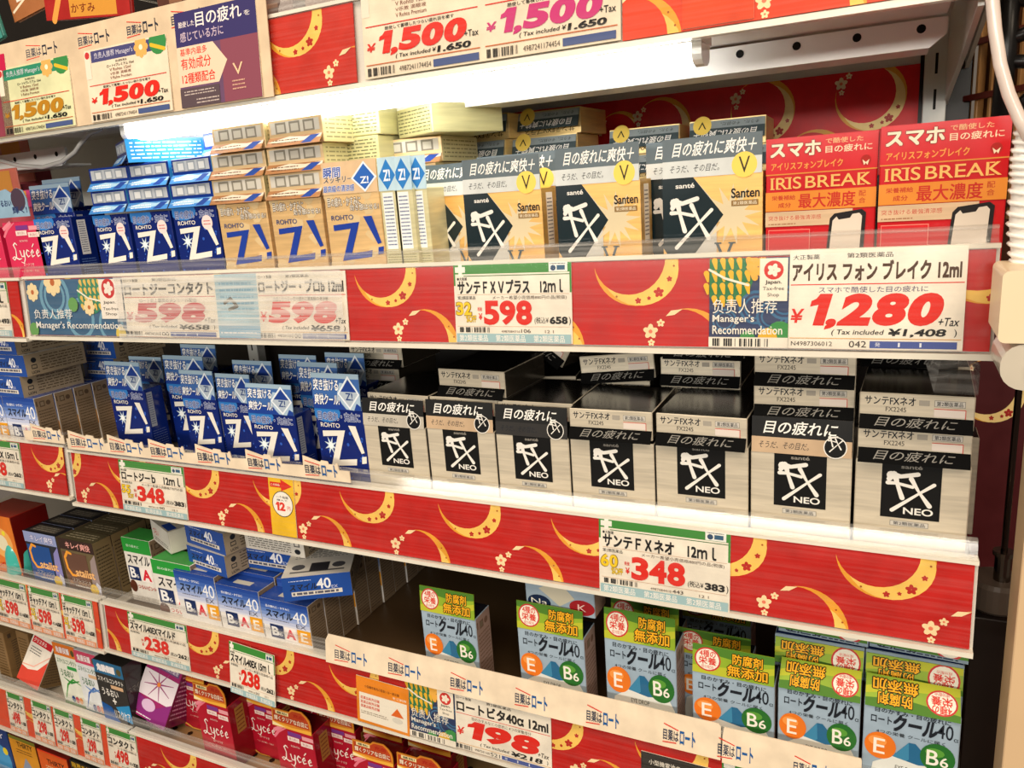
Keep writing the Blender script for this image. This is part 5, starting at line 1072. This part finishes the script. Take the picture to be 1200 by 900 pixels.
# fifth shelf
g = 'red script cartons on the perforated shelf'
for i, (u0, vt, u1, D, lb) in enumerate(((228, 818, 266, .995, 'red script carton nearest the purple one, in front'), (207, 797, 240, 1.06, 'red script carton behind, between the purple one and the first'),
                                         (286, 825, 322, 1.05, 'red script carton behind the second front one'), (320, 848, 366, .995, 'red script carton in front, second from the purple one'),
                                         (375, 855, 416, 1.05, 'red script carton behind, under the crescent paper end'), (414, 884, 462, .995, 'red script carton in front below the orange notice card'),
                                         (428, 866, 472, 1.06, 'red script carton behind, seen below the notice card'), (466, 900, 520, .995, 'red script carton lowest, only its orange header in view'), (480, 884, 530, 1.06, 'dim red script carton behind, below the dark recommendation card'),
                                         (250, 806, 284, 1.12, 'red script carton deep behind the first front one'), (338, 832, 378, 1.12, 'red script carton deep behind the second front one'))):
    stand('lycee', 'four', u0, vt, u1, D, lb, g)
for k in range(3): stand_x('lycee', 'four', -.50 + .13 * k, 1.02, 'red script carton right of the visible ones, ' + ('first', 'second', 'third')[k] + ' under the white tag', g)
o = stand_x('dry', 'four', px_x(172, .995, -1.12), .995, 'purple and pink carton leaning to one side', 'contact lens cartons', roll=13, z=BOARD['four'] + .05); o.rotation_euler.x = math.radians(-24)
g = 'contact lens cartons'
stand('contact_green', 'L four', 57, 738, 83, 1.0, 'white and green carton with orange header band', g)
stand('contact_blue', 'L four', 84, 752, 108, .995, 'white and blue carton with pink header band', g)
stand('contact_black', 'L four', 107, 768, 141, .985, 'black and blue carton with blue header band', g)
stand('contact_maroon', 'L four', 125, 752, 160, 1.06, 'maroon-topped carton behind the black and blue one', g)
o = stand_x('mytear', 'L four', px_x(30, .995, -1.12), .995, 'white and red carton leaning steeply against the brown sides', g, roll=15, z=BOARD['L four'] + .040, kx=.8); o.rotation_euler.x = math.radians(-26)
for k, (u, lb) in enumerate(((10, 'brown-sided carton at the left edge under the 598 tags'), (30, 'brown-sided carton beside the leaning white and red one'))):
    stand_x('brown_side', 'L four', px_x(u, 1.03, -1.05) - .035, 1.02 + .02 * k, lb, g, roll=3)
g = 'cartons on the lowest left shelf'
for kd, u0, vt, u1, lb in (('low_blue', -22, 846, 7, 'blue carton at the lower left corner'), ('thirty', 9, 860, 40, 'amber carton with dark brown lid, lower left'), ('thirty_orange', 43, 877, 78, 'orange-edged carton beside the amber one'), ('limit', 81, 890, 119, 'black carton with yellow lettering, lowest row'), ('limit', 122, 902, 158, 'black carton cut off by the bottom edge beside its twin')):
    stand(kd, 'L five', u0, vt, u1, 1.0, lb, g, cat='carton')

# on the top shelf: hanging pouches
def pouch(u0, v0, u1, v1, D, A, base, label, roll=0):
    x0, _, z0 = at(u0, v1, D); x1, _, z1 = at(u1, v1, D); h = .16; w = x1 - x0
    b = MB(); b.box(-w / 2, -.006, 0, w / 2, .006, h, base, .004); b.art(A(w, h), (-w / 2, -.006, 0), (w, 0, 0), (0, 0, h), (0, -1, 0))
    o = b.obj('hanging_pouch'); o.location = W((x0 + x1) / 2, D, z0); o.rotation_euler.y = math.radians(roll)
    k = MB(); k.tube([(0, -.02, h - .012), (0, BACK - D, h - .012)], .0022, '#b8b4ac*m', 8); k.obj('peg_hook', o)
    return tag(o, label, 'pouch', 'pouches hanging over the top shelf')
pouch(20, 0, 66, 22, 1.03, lambda w, h: Art(w, h).rect(0, 0, 1, 1, '#a8683c').stroke([(.05, .1), (.5, .2), (.95, .08)], .04, '#f0dcc0*i').stroke([(.05, .3), (.1, .9)], .05, '#f0dcc0*i').rect(.2, .18, 1, 1, '#ece4da*i').bars(.6, .45, .95, .7), '#a8683c', 'white and brown patterned pouch hanging at the top left', -8)
pouch(60, 0, 160, 33, 1.02, lambda w, h: Art(w, h).rect(0, 0, 1, 1, '#a8201c').stroke([(.1, 0), (.4, .8)], .06, '#e8a04a*i').rect(.3, .02, .85, .3, '#d8963a*i').text('年齢眼疲労', .33, .2, .95, .29, '#7a2a14*i', .01).text('かすみ', .32, .06, .6, .15, '#7a2a14*i', .01).lines(.3, .35, .95, .8, 6, '#d86a4a*i'), '#a8201c', 'shiny red and gold pouch hanging next to the white one', 6)
pouch(-22, 10, 10, 56, 1.0, lambda w, h: Art(w, h).rect(0, 0, 1, 1, '#3f8f84').lines(.4, .2, .9, .4, 2, '#d8e8e0*i'), '#3f8f84', 'teal pack at the top left corner above the crimson poster card', -10)
b = MB(); b.box(-1.15, 1.05, .245, -.86, 1.25, .42, '#5a3428'); b.art(Art(.29, .17).lines(.1, .2, .9, .8, 5, '#8a6048*i'), (-1.15, 1.05, .245), (.29, 0, 0), (0, 0, .17), (0, -1, 0)); tag(fixed(b, 'storage_carton'), 'dull brown carton on the top shelf behind the beige strip', 'carton')
b = MB(); b.box(-.82, 1.03, .245, -.45, 1.2, .46, '#6a4a38'); tag(fixed(b, 'storage_carton'), 'dull tan carton on the top shelf above the red paper square', 'carton')

# ------------------------------------------------------------------ right of the fixture
b = MB(); b.box(.125, 1.66, -2.75, 1.3, 1.70, .75, '#4a2c1e*r'); w2 = fixed(b, 'wall_right'); w2['kind'] = 'structure'
# brown wire-fronted rack
rk = MB(); 
rk.box(-.006, 0, -.10, 0, .02, .62, '#b88a52'); rack = tag(fixed(rk, 'slatted_rack'), 'tan slatted rack with dark red cross bars, right of the white bracket', 'rack')
rack.location = W(.095, 1.60, 0); rack.rotation_euler.z = math.radians(-62)
for i in range(9):
    r_ = MB(); r_.box(.004 + i * .034, 0, -.10, .012 + i * .034, .012, .62, '#a87a48'); r_.obj('slat', rack)
for i in range(6):
    r_ = MB(); r_.box(-.004, -.008, -.08 + i * .085, .31, .001, -.070 + i * .085, '#5a1c12'); r_.obj('cross_bar', rack)
r_ = MB(); r_.box(-.004, .03, -.10, .31, .034, .62, '#6e4424'); r_.obj('back_board', rack)
# black tube frame
fr_ = MB(); fr_.tube([at(1172, 145, 1.15), at(1180, 60, 1.15), at(1186, -40, 1.15)], .011, '#161414*p', 12); frame = tag(fixed(fr_, 'black_frame', shade=True), 'black tube frame behind the white cable', 'frame')
for a, c in (((1168, 52), (1230, 28)), ((1176, 72), (1230, 72)), ((1150, -4), (1230, 2)), ((1190, 130), (1230, 90))):
    q = MB(); q.tube([at(*a, 1.15), at(*c, 1.15)], .008, '#161414*p', 10); q.obj('frame_bar', frame, True)
# white cables and device on the beige post
q = MB(); q.box(*( [px_x(1193, .93, -.484), .93, -2.79, px_x(1193, .93, -.484) + .06, .99, .6] ), '#d8b890*p'); post = tag(fixed(q, 'beige_post'), 'beige square post at the right edge', 'post')
q = MB(); q.tube([at(u, v, .90) for u, v in ((1156, -40), (1163, 0), (1166, 35), (1172, 75), (1182, 110), (1195, 140), (1214, 175))], .0058, '#e2d2c8*g', 12)
tag(fixed(q, 'white_cable', shade=True), 'thick white cable sweeping down past the bracket plate', 'cable')
q = MB(); pts = [at(u, v, .91) for u, v in ((1204, 150), (1199, 185), (1198, 215), (1195, 260), (1197, 300), (1204, 325))]; q.tube(pts, .009, '#e6e0d8*g', 12)
wrap = tag(fixed(q, 'wrapped_cable', shade=True), 'white cable bundle wrapped in ridged spiral at the right edge', 'cable')
sp = MB(); P = [Vector(p) for p in pts]; path = []
for i in range(len(P) - 1):
    for k in range(24):
        t_ = k / 24; c = P[i].lerp(P[i + 1], t_); a = (i * 24 + k) * .9; path.append(c + Vector((math.cos(a), math.sin(a), 0)) * .0100)
sp.tube(path, .0022, '#f2ece4*g', 6); sp.obj('spiral_wrap', wrap, True)
def rbox(mb, x0, y0, z0, x1, y1, z1, r, spec, n=5):
    prof = []
    for cx, cz, a0 in ((x1 - r, z0 + r, -90), (x1 - r, z1 - r, 0), (x0 + r, z1 - r, 90), (x0 + r, z0 + r, 180)):
        for k in range(n + 1): a = math.radians(a0 + 90 * k / n); prof.append((cx + r * math.cos(a), cz + r * math.sin(a)))
    return mb.extrude_y(prof[::-1], y0, y1, spec)
dx0 = px_x(1173, .84, -.13); zt_, zm, zb_ = at(1160, 318, .84)[2], at(1160, 402, .84)[2], at(1165, 457, .84)[2]
q = MB(); rbox(q, dx0, .84, zm, dx0 + .085, .925, zt_, .006, '#ead8b4*p'); dev = tag(fixed(q, 'wall_box'), 'cream plastic box with a rounded lower cover at the right edge', 'box')
q = MB(); rbox(q, dx0 + .004, .842, zb_, dx0 + .085, .92, zm - .001, .02, '#c8bfae*g'); q.obj('lower_cover', dev)
q = MB(); rbox(q, dx0 + .03, .832, zb_ + .012, dx0 + .075, .842, zb_ + .04, .012, '#e2dccf*g'); q.obj('push_tab', dev)
# grey round foot with a short pin
q = MB(); cx, _, cz = at(1167, 700, 1.12); lathe(q, cx, 1.12, cz - .012, [(0, .03), (.004, .033), (.036, .033), (.042, .030)], '#6a5c50*p', 28); ft = tag(fixed(q, 'round_pedestal'), 'dull round metal foot with a pin, right of the red paper end', 'foot')
q = MB(); lathe(q, cx + .004, 1.115, cz + .030, [(0, .010), (.035, .010), (.036, .013), (.042, .013)], '#7a6e64*m', 16); q.obj('pin', ft)
q = MB(); lathe(q, cx + .004, 1.115, cz + .072, [(0, .004), (.5, .004)], '#4a3c36*m', 12); q.obj('rod', ft)
q = MB(); q.box(cx - .03, 1.08, -2.79, cx + .03, 1.16, cz - .0125, '#241a16*p'); q.obj('stand_leg', ft)
# red side paper in the gap, its shade put into the colour
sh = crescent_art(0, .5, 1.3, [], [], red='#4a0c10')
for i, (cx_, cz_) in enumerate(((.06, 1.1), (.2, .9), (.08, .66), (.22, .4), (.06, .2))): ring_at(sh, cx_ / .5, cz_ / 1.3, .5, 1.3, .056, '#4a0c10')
tag(sheet(sh, (Vector((.118, 1.63, -1.65)), Vector((.5, 0, 0)), Vector((0, 0, 1.45)), Vector((0, -1, 0))), 'paper_banner', '#4a0c10'), 'red crescent paper with shade in its colour, hanging in the gap at the right', 'banner')
q = MB(); q.box(px_x(1190, 1.0, -.45), 1.0, -.62, px_x(1190, 1.0, -.45) + .07, 1.004, -.36, '#c41a1e'); tag(fixed(q, 'red_card'), 'bright red card edge at the right border, above the beige post', 'card')
